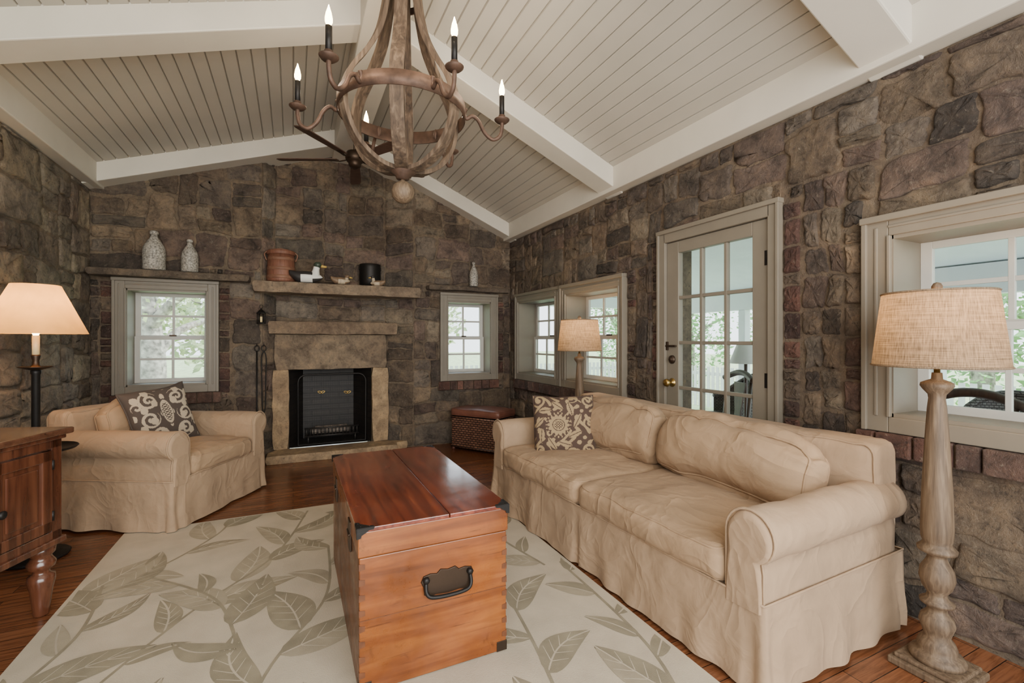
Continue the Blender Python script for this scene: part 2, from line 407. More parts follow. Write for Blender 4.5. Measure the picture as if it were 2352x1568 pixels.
def wall(mb,fr,s0,s1,t0,t1,opens,planes_m,planes_s,rng,thick=.26,nostone=(),bricks=(),k=1.0,pal=PAL,wv=0):
    cells=[(s0,s1,t0,t1)]
    for h in opens:
        cells=[q for c in cells for q in subtract(c,h)]
    for a0,a1,b0,b1 in cells:
        poly=clip([(a0,b0),(a1,b0),(a1,b1),(a0,b1)],planes_m)
        if len(poly)<3: continue
        n=len(poly)
        mb.add([fr.p(x,y,0) for x,y in poly]+[fr.p(x,y,-thick) for x,y in poly],[tuple(range(n)),tuple(range(2*n-1,n-1,-1))],1,False,(.3,.25,.18))
    for a0,a1,b0,b1 in opens:
        for P,Q in (((a0,b0),(a1,b0)),((a1,b0),(a1,b1)),((a1,b1),(a0,b1)),((a0,b1),(a0,b0))):
            mb.add([fr.p(*P,0),fr.p(*Q,0),fr.p(*Q,-thick),fr.p(*P,-thick)],[(0,1,2,3)],1,False,(.3,.25,.18))
    L=[]; subdiv((s0,s1,t0,t1),rng,L,k)
    holes=list(opens)+list(nostone)+list(bricks)
    for h in holes: L=[q for r in L for q in subtract(r,h)]
    e=[(-1,0,-s0-.002),(1,0,s1-.002)]
    for r in L:
        if r[1]-r[0]<.045 or r[3]-r[2]<.045: continue
        stone(mb,fr,r,planes_s+e,rng.choice(pal),rng,wv=wv)
    for a0,a1,b0,b1 in bricks:
        t=b0
        while t<b1-.03:
            hh=min(rng.choice((.068,.068,.105,.13,.16)),b1-t)
            stone(mb,fr,(a0,a1,t,t+hh),planes_s,rng.choice(BPAL+PAL[:3]),rng,.008,.020,.16,.8,(.002,.005)); t+=hh
FB=Fr((0,YB,0),(1,0,0),(0,-1,0)); FR=Fr((XR,0,0),(0,1,0),(-1,0,0)); FL=Fr((XL,0,0),(0,1,0),(1,0,0))
def gable(fr,off):
    x0=fr.O.x; k=fr.sd.x
    return [(-.34*k,1,zl(x0)+off),(.4275*k,1,zr(x0)+off)]
WBL=(-1.445,-.78,.85,1.79); WBR=(1.735,2.33,.86,1.785)
WP1=(4.335,5.27,.875,1.775); WP2=(3.25,4.14,.875,1.775); DR=(1.842,2.716,0,2.055); WRT=(.27,1.2255,.93,1.80)
def grow(o,a,b=None,c=None):
    b=a if b is None else b; c=b if c is None else c
    return (o[0]-a,o[1]+a,o[2]-c,o[3]+b)
rg=random.Random(5)
mb=MB()
wall(mb,FB,XL,-.30,0,4.0,[WBL],gable(FB,.16),gable(FB,.03),rg,nostone=[grow(WBL,.07,.06),(-1.72,-.36,1.88,1.95)],
     bricks=[(-.69,-.59,.75,1.86),(-1.64,-1.536,.75,1.86)],k=1.15,wv=1)
wall(mb,FB,1.322,XR,0,3.4,[WBR],gable(FB,.16),gable(FB,.03),rg,nostone=[grow(WBR,.065,.06),(1.45,2.63,1.90,1.96)],
     bricks=[(2.42,2.52,.7,1.87)],k=1.05,wv=2)
fn=Fr((-.18,5.75,0),(1,0,0),(0,-1,0)); wn=1.197
wall(mb,fn,0,wn,0,4.0,[(.145,1.023,0,.96)],gable(fn,.16),gable(fn,.03),rg,nostone=[(0,wn,0,1.52),(0,wn,1.80,1.90)],k=1.1,wv=3)
d=Vector((.12,.18,0)); fs=Fr((-.30,YB,0),d,(d.y,-d.x,0)); wall(mb,fs,0,d.length,0,4.0,[],gable(fs,.16),gable(fs,.03),rg,thick=.05,nostone=[(0,1,1.80,1.90)],k=1.2,wv=4)
d=Vector((.305,-.18,0)); fs2=Fr((1.017,5.75,0),d,(d.y,-d.x,0)); wall(mb,fs2,0,d.length,0,4.0,[],gable(fs2,.16),gable(fs2,.03),rg,thick=.05,nostone=[(0,1,1.80,1.90)],k=1.05,wv=5)
st(mb.build('wall_back',[m_stone,m_mortar],recalc=False))
mb=MB()
wall(mb,FR,-1.5,YB,0,2.75,[WP1,WP2,DR,WRT],[],[(0,1,2.585)],random.Random(23),
     nostone=[(WP2[0]-.06,WP1[1]+.06,.81,1.83),(DR[0]-.05,DR[1]+.05,0,2.11),grow(WRT,.09,.08)],
     bricks=[(3.07,3.175,.62,1.84),(5.345,5.45,.62,1.84),(1.67,1.775,0,2.1),(2.79,2.87,0,2.05),(1.34,1.44,.7,1.9)],k=1.05,wv=6,pal=PALR)
st(mb.build('wall_right',[m_stone,m_mortar],recalc=False))
mb=MB()
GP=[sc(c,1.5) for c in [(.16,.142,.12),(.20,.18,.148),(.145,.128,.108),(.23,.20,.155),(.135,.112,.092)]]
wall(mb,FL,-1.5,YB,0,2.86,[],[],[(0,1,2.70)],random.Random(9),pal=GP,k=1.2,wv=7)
st(mb.build('wall_left',[m_stone,m_mortar],recalc=False))
mb=MB(); mb.box(XL-.3,XR+.3,-1.5,6.35,-.12,0); st(mb.build('floor',m_floor))
# ceiling boards with V grooves
mb=MB()
def boards(x0,x1,zf):
    n=max(1,int(abs(x1-x0)/.088)); P=[]
    for i in range(n+1):
        x=x0+(x1-x0)*i/n; e=.0058*(1 if x1>x0 else -1)
        P+=[(x-e,zf(x-e)+.17),(x-e*.45,zf(x)+.17+.014),(x+e*.45,zf(x)+.17+.014),(x+e,zf(x+e)+.17)]
    V=[];Fc=[]
    for x,z in P: V+=[(x,-1.5,z),(x,5.9,z)]
    for i in range(len(P)-1): Fc.append((2*i,2*i+2,2*i+3,2*i+1))
    mb.add(V,Fc)
boards(XL-.02,RX,zl); boards(XR+.02,RX,zr)
st(mb.build('ceiling',m_ceil,recalc=False))
ntrim=[0]
def trim(mb,m=m_beam,bev=.008):
    ntrim[0]+=1; return st(mb.build('trim_%d'%ntrim[0],m,bevel=bev))
for y0,y1 in ((5.38,5.85),(3.24,3.46),(1.10,1.32),(-1.1,-.88)):
    for x0,x1,zf in ((XL,RX-.1,zl),(XR,RX+.1,zr)):
        mb=MB(); mb.hexa([(x0,y0,zf(x0)),(x1,y0,zf(x1)),(x1,y1,zf(x1)),(x0,y1,zf(x0)),(x0,y0,zf(x0)+.2),(x1,y0,zf(x1)+.2),(x1,y1,zf(x1)+.2),(x0,y1,zf(x0)+.2)]); trim(mb)
mb=MB(); mb.box(XR-.11,XR+.02,-1.5,5.6,2.60,2.86); trim(mb)
mb=MB(); mb.box(XL-.02,XL+.11,-1.5,5.6,2.715,2.97); trim(mb)
mb=MB(); mb.box(RX-.14,RX+.14,-1.5,5.85,3.37,3.75); trim(mb)

# ------------------------------------------------------------------ windows, door
nw=[0]
def window(fr,o,cols,rows,cw=(.09,.09),sill=True,depth=.2,sm=m_sash):
    nw[0]+=1; R=structE('window_%d'%nw[0]); s0,s1,t0,t1=o; ct=.09
    mb=MB(); D0,D1=-.005,.040
    mb.fbox(fr,s0-cw[0],s0,t0-.075,t1+ct,D0,D1); mb.fbox(fr,s1,s1+cw[1],t0-.075,t1+ct,D0,D1)
    mb.fbox(fr,s0,s1,t1,t1+ct,D0,D1); mb.fbox(fr,s0,s1,t0-.075,t0,D0,D1)
    mb.fbox(fr,s0-cw[0]-.01,s1+cw[1]+.01,t1+ct-.02,t1+ct+.012,D0,D1+.022)
    mb.fbox(fr,s0-cw[0]-.006,s0-cw[0]+.018,t0-.075,t1+ct,D0,D1+.014); mb.fbox(fr,s1+cw[1]-.018,s1+cw[1]+.006,t0-.075,t1+ct,D0,D1+.014)
    mb.fbox(fr,s0-.004,s0+.012,t0,t1,0,D1+.01); mb.fbox(fr,s1-.012,s1+.004,t0,t1,0,D1+.01)
    mb.fbox(fr,s0-cw[0]*.55,s0-cw[0]*.4,t0,t1+ct*.5,0,D1+.006); mb.fbox(fr,s1+cw[1]*.4,s1+cw[1]*.55,t0,t1+ct*.5,0,D1+.006); mb.fbox(fr,s0,s1,t1+ct*.4,t1+ct*.55,0,D1+.006)
    mb.build('casing',m_trim,R,bevel=.004)
    mb=MB(); e=.018
    mb.fbox(fr,s0,s0+e,t0,t1,-depth-.05,.03); mb.fbox(fr,s1-e,s1,t0,t1,-depth-.05,.03); mb.fbox(fr,s0,s1,t1-e,t1,-depth-.05,.03); mb.fbox(fr,s0,s1,t0,t0+e,-depth-.05,.03)
    mb.build('jamb',m_trim,R)
    tm=(t0+t1)/2
    for a,b,dd in ((tm-.015,t1-e,-depth-.03),(t0+e,tm+.015,-depth)):
        mb=MB(); x0,x1=s0+e,s1-e; w=.047
        mb.fbox(fr,x0,x0+w,a,b,dd-.014,dd+.014); mb.fbox(fr,x1-w,x1,a,b,dd-.014,dd+.014); mb.fbox(fr,x0+w,x1-w,b-.035,b,dd-.014,dd+.014); mb.fbox(fr,x0+w,x1-w,a,a+.04,dd-.014,dd+.014)
        for i in range(1,cols):
            c=x0+w+(x1-x0-2*w)*i/cols; mb.fbox(fr,c-.011,c+.011,a+.03,b-.03,dd-.01,dd+.01)
        for i in range(1,rows):
            c=a+.04+(b-a-.075)*i/rows; mb.fbox(fr,x0+w-.005,x1-w+.005,c-.011,c+.011,dd-.009,dd+.009)
        sash=mb.build('sash',sm,R,bevel=.002)
        mb=MB(); mb.fbox(fr,x0+w-.006,x1-w+.006,a+.034,b-.03,dd-.002,dd+.002); mb.build('pane',m_glass,sash)
    mb=MB(); c=(s0+s1)/2; mb.fbox(fr,c-.03,c+.03,tm+.015,tm+.03,-depth-.01,-depth+.02); mb.build('latch',m_bronze,R,bevel=.003)
    if sill:
        mb=MB(); a=s0-cw[0]-.03; r2=random.Random(nw[0])
        mb.fbox(fr,a,s1+cw[1]+.03,t0-.19,t0-.085,-.01,.035,1,(.3,.25,.18))
        while a<s1+cw[1]:
            bw=r2.uniform(.08,.15); e2=min(a+bw,s1+cw[1]+.03); c=r2.choice(BPAL); k=r2.uniform(.8,1.35)
            if e2-a>.03: mb.fbox(fr,a+.005,e2-.005,t0-.185,t0-.078,0,.06+r2.uniform(-.006,.006),0,sc(c,k))
            a=e2
        mb.build('brick_sill',[m_stone,m_mortar],R,bevel=.006)
    return R
window(FB,WBL,2,2,(.09,.09)); window(FB,WBR,2,2,(.085,.085))
window(FR,WP1,3,2,(.0965,.06)); window(FR,WP2,3,2,(.06,.0965)); window(FR,WRT,3,2,(.105,.105))
R=structE('door_1'); s0,s1,t0,t1=DR
mb=MB()
mb.fbox(FR,s0-.06,s0+.012,0,t1+.07,-.06,.035); mb.fbox(FR,s1-.012,s1+.06,0,t1+.07,-.06,.035); mb.fbox(FR,s0,s1,t1-.012,t1+.07,-.06,.035)
mb.fbox(FR,s0-.07,s1+.07,t1+.055,t1+.085,-.01,.05)
mb.fbox(FR,s0-.066,s0-.045,0,t1+.07,0,.048); mb.fbox(FR,s1+.045,s1+.066,0,t1+.07,0,.048)
mb.build('casing',m_trim,R,bevel=.004)
a0,a1=s0+.014,s1-.014; sl=.115; g0,g1=.267,1.952
mb=MB(); mb.fbox(FR,a0,a0+sl,.01,2.04,-.035,.012); mb.fbox(FR,a1-sl,a1,.01,2.04,-.035,.012); mb.fbox(FR,a0+sl,a1-sl,g1,2.04,-.035,.012); mb.fbox(FR,a0+sl,a1-sl,.01,g0,-.035,.012)
gl0,gl1=a0+sl,a1-sl
for i in (1,2):
    c=gl0+(gl1-gl0)*i/3; mb.fbox(FR,c-.012,c+.012,g0,g1,-.028,.006)
for i in (1,2,3,4):
    c=g0+(g1-g0)*i/5; mb.fbox(FR,gl0,gl1,c-.012,c+.012,-.027,.005)
slab=mb.build('door_slab',m_trim,R,bevel=.004)
mb=MB(); mb.fbox(FR,gl0-.004,gl1+.004,g0-.004,g1+.004,-.014,-.010); mb.build('pane',m_glass,slab)
mr=Matrix.Rotation(-PI/2,3,'Y')
def knobat(name,s,t,prof,m,par):
    mb=MB(); mb.lathe(prof,FR.p(s,t,.010),16,M=mr); return mb.build(name,m,par)
knobat('door_knob',a1-.055,.975,[(.033,0),(.033,.006),(.014,.01),(.012,.035),(.024,.042),(.031,.058),(.026,.072),(.008,.078)],m_brass,R)
knobat('deadbolt',a1-.055,1.15,[(.033,0),(.031,.012),(.02,.016),(.012,.028),(.004,.03)],m_bronze,R)
mb=MB(); mb.fbox(FR,a1-.10,a1+.03,1.245,1.26,.012,.03); mb.fbox(FR,a1-.02,a1+.02,1.22,1.285,.012,.024); mb.build('slide_bolt',m_bronze,R,bevel=.004)
for t in (.32,1.05,1.80):
    mb=MB(); mb.lathe([(.009,t-.05),(.009,t+.05)],FR.p(a0-.004,0,.016),8); mb.fbox(FR,a0,a0+.03,t-.045,t+.045,.010,.0145); mb.build('hinge',m_black,R)

# ------------------------------------------------------------------ fireplace
def slab(mb,plan,z0,z1,seed,nz=4,amp=.012,mat=0,step=.06):
    P=[]
    n=len(plan)
    for i in range(n):
        a=Vector(plan[i]);b=Vector(plan[(i+1)%n]); k=max(1,int((b-a).length/step))
        for j in range(k): P.append(a+(b-a)*j/k)
    m=len(P); c=sum(P,Vector((0,0)))/m; V=[]
    for q in range(nz+1):
        t=q/nz; e=.012 if q in (0,nz) else 0
        for p in P:
            d=(c-p); d=d/max(d.length,1e-6)*e; z=z0+(z1-z0)*t
            nn=noise.noise_vector(Vector((p.x*7+seed,p.y*7,z*9)))*amp
            V.append((p.x+d.x+nn.x,p.y+d.y+nn.y,z+nn.z*.6))
    Fc=[tuple(range(m-1,-1,-1)),tuple(nz*m+i for i in range(m))]
    for q in range(nz):
        for i in range(m): Fc.append((q*m+i,q*m+(i+1)%m,(q+1)*m+(i+1)%m,(q+1)*m+i))
    mb.add(V,Fc,mat,False)
FP=thing('fireplace','large stone fireplace with thick mantel shelf and sooty firebox','fireplace',(.41,5.5,0))
def fp(name,plan,z0,z1,seed,m,**k):
    mb=MB(); slab(mb,plan,z0,z1,seed,**k); return mb.build(name,m,FP,world=True,bevel=.004)
fp('mantel_shelf',[(-.375,5.38),(1.36,5.38),(1.37,5.53),(1.28,5.545),(.99,5.72),(-.155,5.72),(-.27,5.545),(-.38,5.53)],1.795,1.91,3,m_rock,amp=.016)
fp('stone_lintel',[(-.246,5.595),(1.129,5.595),(1.10,5.66),(.99,5.725),(-.155,5.725),(-.22,5.64)],1.365,1.50,8,m_lint,amp=.018)
fp('breast_stone',[(-.185,5.68),(1.02,5.682),(1.0,5.74),(-.165,5.74)],.965,1.36,5,m_breast,nz=6,amp=.014)
fp('jamb_stone',[(-.205,5.655),(-.04,5.655),(-.04,5.80),(-.165,5.74)],.092,.965,12,m_tanrock,nz=9,amp=.012)
fp('jamb_stone',[(.85,5.655),(1.04,5.655),(1.0,5.74),(.85,5.80)],.092,.965,15,m_tanrock,nz=9,amp=.012)
fp('hearth',[(-.26,5.38),(.5,5.37),(1.10,5.40),(1.12,5.52),(1.25,5.56),(1.0,5.70),(-.16,5.70),(-.26,5.56)],0.001,.088,18,m_tanrock,nz=2,amp=.006)
mb=MB()
A=[(-.04,5.72),(.847,5.72),(.70,6.22),(.11,6.22)]
V=[(x,y,.09) for x,y in A]+[(x,y,.97) for x,y in A]
mb.add(V,[(0,1,2,3),(4,7,6,5),(0,3,7,4),(3,2,6,7),(2,1,5,6)],0)
mb.build('firebox',m_soot,FP,world=True,recalc=False)
S=thing('fire_screen','black arched wire fire screen standing across the firebox','fire screen',(.42,5.77,.09))
x0,x1,zb,zt=.05,.79,.10,.90; rc=.09
path=[(x0,5.77,zb),(x0,5.77,zt-rc)]+[(x0+rc-rc*math.cos(a),5.77,zt-rc+rc*math.sin(a)) for a in [PI/2*i/6 for i in range(1,7)]]
path+=[(x1-rc+rc*math.sin(a),5.77,zt-rc+rc*math.cos(a)) for a in [PI/2*i/6 for i in range(0,7)]]+[(x1,5.77,zb)]
mb=MB(); mb.tube(path,.011,8,closed=True); mb.build('frame',m_black,S,world=True)
mb=MB()
for i in range(1,30):
    x=x0+(x1-x0)*i/30; mb.tube([(x,5.772,zb),(x,5.772,zt-.01)],.0007,3)
for i in range(1,30):
    z=zb+(zt-zb)*i/30; mb.tube([(x0,5.772,z),(x1,5.772,z)],.0007,3)
mb.build('wire_mesh',m_black,S,world=True)
for px in (738,798):
    p=onY(px,901,5.755); mb=MB()
    for sx in (-1,1): mb.tube(catmull([(p.x,p.y,p.z+.006),(p.x+sx*.018,p.y,p.z+.017),(p.x+sx*.038,p.y,p.z+.012),(p.x+sx*.024,p.y,p.z-.004),(p.x,p.y,p.z-.008)],4),.0045,6)
    mb.lathe([(.002,-.018),(.007,-.012),(.009,.0),(.006,.013),(.002,.024)],p,10); mb.build('brass_ornament',m_brass,S,world=True)
G=thing('fire_grate','low black iron fire grate inside the firebox','fire grate',(.42,5.95,.09))
mb=MB()
for i in range(15):
    x=.14+.56*i/14; mb.tube([(x,5.86,.27),(x,5.86,.17),(x,6.08,.15),(x,6.1,.22)],.007,6)
mb.build('bars',m_grate,G,world=True)
mb=MB()
for z in (.265,.175): mb.tube([(.12,5.86,z),(.72,5.86,z)],.009,6)
mb.tube([(.14,6.08,.15),(.70,6.08,.15)],.009,6); mb.build('rail',m_grate,G,world=True)
for x in (.16,.68):
    for y in (5.86,6.08):
        mb=MB(); mb.tube([(x,y,.17),(x,y,.092)],.009,6); mb.build('leg',m_grate,G,world=True)
for i,(a,b,r) in enumerate([((.2,5.925,.225),(.62,5.93,.225),.04),((.24,6.02,.22),(.60,6.02,.22),.045)]):
    mb=MB(); P=[Vector(a).lerp(Vector(b),k/8)+noise.noise_vector(Vector((k*1.3,i*5,0)))*.006 for k in range(9)]; mb.tube(P,[r*(1+.15*noise.noise(Vector((k*2.,i,3)))) for k in range(9)],10)
    tag(mb.build('charred_log',m_char),['charred log lying at the front of the grate','thicker charred log lying at the back of the grate'][i],'log')
for i,(px,kind) in enumerate(((590,0),(606,1))):
    p=onY(px,792,YB-.05); mb=MB()
    tl=thing('fire_poker' if kind==0 else 'fire_tongs',['black iron poker hanging on stone left of fireplace','black iron tongs hanging beside the poker left of fireplace'][i],'fireplace tool',(p.x,p.y,.5))
    if kind==0:
        mb.tube([(p.x,p.y,p.z-.06),(p.x,p.y,.56),(p.x+.01,p.y,.52),(p.x+.035,p.y,.54)],.007,6)
    else:
        for sx in (-1,1): mb.tube(catmull([(p.x,p.y,p.z-.06),(p.x+sx*.022,p.y,p.z-.14),(p.x+sx*.018,p.y,.85),(p.x+sx*.014,p.y,.60),(p.x+sx*.002,p.y,.53)],5),.006,6)
    mb.build('shaft',m_black,tl,world=True)
    mb=MB(); mb.tube([(p.x+.022*math.cos(a),p.y,p.z-.035+.03*math.sin(a)) for a in [2*PI*k/14 for k in range(14)]],.005,6,closed=True); mb.build('ring_handle',m_black,tl,world=True)
    mb=MB(); mb.tube([(p.x,YB,p.z-.0),(p.x,YB-.06,p.z-.008),(p.x,YB-.06,p.z+.015)],.004,6); mb.build('hook',m_black,tl,world=True)
p=onY(600,727,YB-.07)
L=thing('lantern','small black iron lantern hung on stone under the mantel end','lantern',(p.x,p.y,p.z-.08))
mb=MB(); mb.lathe([(.042,-.075),(.045,-.06),(.02,-.058)],p,8,smooth=False)
for k in range(6):
    a=PI/3*k; mb.tube([p+Vector((.036*math.cos(a),.036*math.sin(a),-.06)),p+Vector((.036*math.cos(a),.036*math.sin(a),.035))],.004,5)
mb.build('cage',m_black,L,world=True)
mb=MB(); mb.lathe([(.046,.03),(.044,.04),(.015,.072),(.006,.078),(.004,.09)],p,8,smooth=False); mb.tube([p+Vector((.016*math.cos(a),0,.105+.018*math.sin(a))) for a in [2*PI*k/12 for k in range(12)]],.003,5,closed=True); mb.build('roof',m_black,L,world=True)
mb=MB(); mb.lathe([(.012,-.06),(.012,.0)],p,10); mb.build('candle',m_cream,L,world=True)
def ledge(x0,x1,z0,z1,label,seed,y0=5.385,skew=.03):
    mb=MB(); slab(mb,[(x0,y0),(x0+(x1-x0)*.45,y0+skew*.4),(x1,y0+skew),(x1,YB-.004),(x0,YB-.004)],z0,z1,seed,amp=.016); tag(mb.build('stone_ledge',m_darkrock,bevel=.004),label,'stone shelf')
ledge(-1.68,-.40,1.895,1.96,'long rough stone ledge above the window behind the armchair',2)
ledge(1.47,2.57,1.91,1.965,'short rough stone ledge above the small window right of fireplace',6,5.42)

# ------------------------------------------------------------------ ledge and mantel ornaments
def jug(px,Y,z,r,h,label,name='jug'):
    p=onY(px,600,Y); t=thing(name,label,name,(p.x,Y,z))
    mb=MB(); mb.lathe([(r*.9,0),(r,.01),(r*1.0,h*.45),(r*.93,h*.58),(r*.62,h*.72),(r*.34,h*.82),(r*.28,h*.9)],seg=24); mb.build('body',m_jug,t)
    mb=MB(); mb.lathe([(r*.28,h*.895),(r*.38,h*.91),(r*.38,h*.96),(r*.30,h*.985),(r*.22,h)],seg=20); mb.build('neck_rim',m_jug,t)
    return t
jug(354,5.465,1.966,.092,.38,'tall speckled stoneware jug on the left ledge'); jug(436,5.475,1.966,.072,.325,'shorter speckled stoneware jug on the left ledge')
jug(1088,5.49,1.975,.055,.31,'slim grey stoneware bottle on the right ledge','bottle')
p=onY(646,600,5.56); t=thing('wooden_bucket','red brown lidded wooden bucket on left end of mantel','bucket',(p.x,5.56,1.918))
mb=MB(); mb.lathe([(.138,0),(.143,.02),(.135,.16),(.128,.295)],seg=28); mb.build('staves',m_firkin,t)
for z,r in ((.05,.146),(.14,.140),(.245,.134)):
    mb=MB(); mb.lathe([(r-.01,z-.02),(r,z-.018),(r-.001,z+.018),(r-.01,z+.02)],seg=28); mb.build('hoop',m_band,t)
mb=MB(); mb.lathe([(.135,.29),(.14,.295),(.139,.328),(.133,.335)],seg=28); mb.build('lid',m_firkin,t)
mb=MB(); mb.tube(catmull([(-.14,0,.23),(-.15,-.02,.31),(0,-.05,.352),(.15,-.02,.31),(.14,0,.23)],6),.007,6); mb.build('handle',m_band,t)
p=onY(850,620,5.595); t=thing('iron_pot','black round pot with bail handle on the mantel','pot',(p.x,5.595,1.918))
mb=MB(); mb.lathe([(.09,0),(.115,.02),(.123,.09),(.118,.22),(.122,.255),(.116,.26),(.108,.245),(.105,.03)],seg=26); mb.build('body',m_black,t)
for sx in (-1,1):
    mb=MB(); mb.tube([(sx*.12+.0,.018*math.cos(a),.21+.02*math.sin(a)) for a in [2*PI*k/10 for k in range(10)]],.005,6,closed=True); mb.build('ear',m_black,t)
def duck(px,Y,L,rz,label,back,side,head,neck,hm=1.0):
    p=onY(px,640,Y); t=thing('duck_decoy',label,'duck decoy',(p.x,Y,1.916),rz)
    mb=MB(); n=20; seg=18; V=[]
    for i in range(n+1):
        u=i/n; x=(u-.5)*L
        env=(math.sin(PI*min(1,u*.95+.05)))**.6
        w=.20*L*env+.002; h=.19*L*env+.003
        zc=.17*L+.14*L*max(0,(.3-u)/.3)**1.5
        for k in range(seg):
            a=2*PI*k/seg; z=zc+h*math.sin(a); V.append((x,w*math.cos(a),max(z,0)))
    for i in range(n):
        for k in range(seg):
            a=2*PI*(k+.5)/seg; u=(i+.5)/n
            m=0 if u<.36 or (math.sin(a)>.25 and u<.72) or (u>.72 and math.sin(a)<-.3) else 1
            mb.add([V[i*seg+k],V[i*seg+(k+1)%seg],V[(i+1)*seg+(k+1)%seg],V[(i+1)*seg+k]],[(0,1,2,3)],m,True)
    mb.add([V[k] for k in range(seg)],[tuple(range(seg))],0); mb.add([V[n*seg+k] for k in range(seg)],[tuple(range(seg))],1)
    mb.build('body',[back,side],t,merge=True)
    mb=MB(); hx=L*.30; hz=.60*L*hm
    mb.tube(catmull([(hx-.03*L,0,.22*L),(hx+.0*L,0,hz-.19*L),(hx+.02*L,0,hz-.09*L)],4),[.15*L,.145*L,.13*L,.115*L,.105*L,.10*L,.10*L,.10*L,.10*L],14,mat=1)
    mb.lathe([(.002,-.11*L),(.075*L,-.09*L),(.125*L,-.02*L),(.125*L,.03*L),(.08*L,.09*L),(.002,.105*L)],(hx+.05*L,0,hz-.02*L),16); mb.build('head',[head,neck],t)
    mb=MB(); mb.tube([(hx+.14*L,0,hz-.04*L),(hx+.22*L,0,hz-.06*L),(hx+.32*L,0,hz-.07*L)],[.05*L,.045*L,.03*L],8); mb.build('bill',m_bill,t)
duck(703,5.425,.33,-.10,'black and white duck decoy beside the wooden bucket',m_duckdark,m_white,m_duckgreen,m_white)
duck(782,5.43,.21,.15,'small pale resting duck decoy at middle of the mantel',m_duckbrown,m_ducktan,m_duckbrown,m_ducktan,.72)
duck(868,5.425,.17,PI-.4,'small brown duck decoy in front of the black pot',m_duckbrown,m_ducktan,m_duckdark,m_ducktan)

# ------------------------------------------------------------------ soft furniture
def wrn(q,seed,wr):
    v=noise.noise_vector(q*4.0+Vector((seed,seed*.7,0)))*wr+noise.noise_vector(q*10+Vector((seed,0,seed)))*wr*.25
    c=1-abs(noise.noise(Vector((q.x*4+seed,q.y*4+q.z*3,q.z*5+seed))))
    return v+Vector((0,0,-(c**5)*wr*.8))
def cushion(mb,size,r,crown=.02,fb=.0,seed=0,n=14,wr=.006,Mx=None,mat=0,sag=0):
    hx,hy,hz=[s/2 for s in size]; r=min(r,hx*.98,hy*.98,hz*.98)
    def mp(a,b,c):
        p=Vector((a*hx,b*hy,c*hz)); q=Vector((max(-hx+r,min(hx-r,p.x)),max(-hy+r,min(hy-r,p.y)),max(-hz+r,min(hz-r,p.z))))
        d=p-q
        if d.length>1e-9: q=q+d.normalized()*r
        q.z+=crown*c*(1-a*a)*(1-b*b); q.y+=fb*b*(1-a*a)*(1-c*c)
        if sag: q.z-=sag*abs(a)**3*max(c,0)+sag*.3*max(c,0); q.y*=1-.25*abs(a)**3*max(c,0); q.y-=sag*.25*(1-c*c)
        q+=wrn(q,seed,wr)
        return Mx@q if Mx is not None else q
    def gr(i):
        t=-1+2*i/n; return math.copysign(abs(t)**.75,t) if t else 0
    for ax in range(3):
        for sg in (-1,1):
            V=[];Fc=[]
            for i in range(n+1):
                for j in range(n+1):
                    u,v=gr(i),gr(j); q=[0,0,0]; q[ax]=sg; q[(ax+1)%3]=u; q[(ax+2)%3]=v; V.append(mp(*q))
            for i in range(n):
                for j in range(n):
                    f=(i*(n+1)+j,(i+1)*(n+1)+j,(i+1)*(n+1)+j+1,i*(n+1)+j+1); Fc.append(f if sg>0 else f[::-1])
            mb.add(V,Fc,mat,True)
def piping(mb,size,r,seed,Mx,wr=.006,rad=.006,axis=2,mat=0,sag=0):
    hx,hy,hz=[s/2 for s in size]
    dims=[hx,hy,hz]; k=r*(1-.7071)
    a,b=[(1,2),(0,2),(0,1)][axis]
    for sg in (-1,1):
        P=[]; ha,hb=dims[a],dims[b]
        ea,eb=ha-k,hb-k; rr=r
        for cu,cv,a0 in ((1,-1,-90),(1,1,0),(-1,1,90),(-1,-1,180)):
            for i in range(6):
                an=math.radians(a0+18*i); P.append((cu*(ea-rr)+rr*math.cos(an),cv*(eb-rr)+rr*math.sin(an)))
        Q=[]
        m=len(P)
        for i in range(m):
            x,y=P[i];x2,y2=P[(i+1)%m]; L=math.hypot(x2-x,y2-y); kk=max(1,int(L/.03))
            for j in range(kk):
                q=[0,0,0]; q[a]=x+(x2-x)*j/kk; q[b]=y+(y2-y)*j/kk; q[axis]=sg*(dims[axis]-k); q=Vector(q)
                if sag:
                    aa=q.x/hx; c=q.z/hz; q.z-=sag*abs(aa)**3*max(c,0)+sag*.3*max(c,0); q.y*=1-.25*abs(aa)**3*max(c,0); q.y-=sag*.25*(1-c*c)
                q+=wrn(q,seed,wr)
                Q.append(Mx@q if Mx is not None else q)
        mb.tube(Q,rad,6,closed=True,mat=mat)
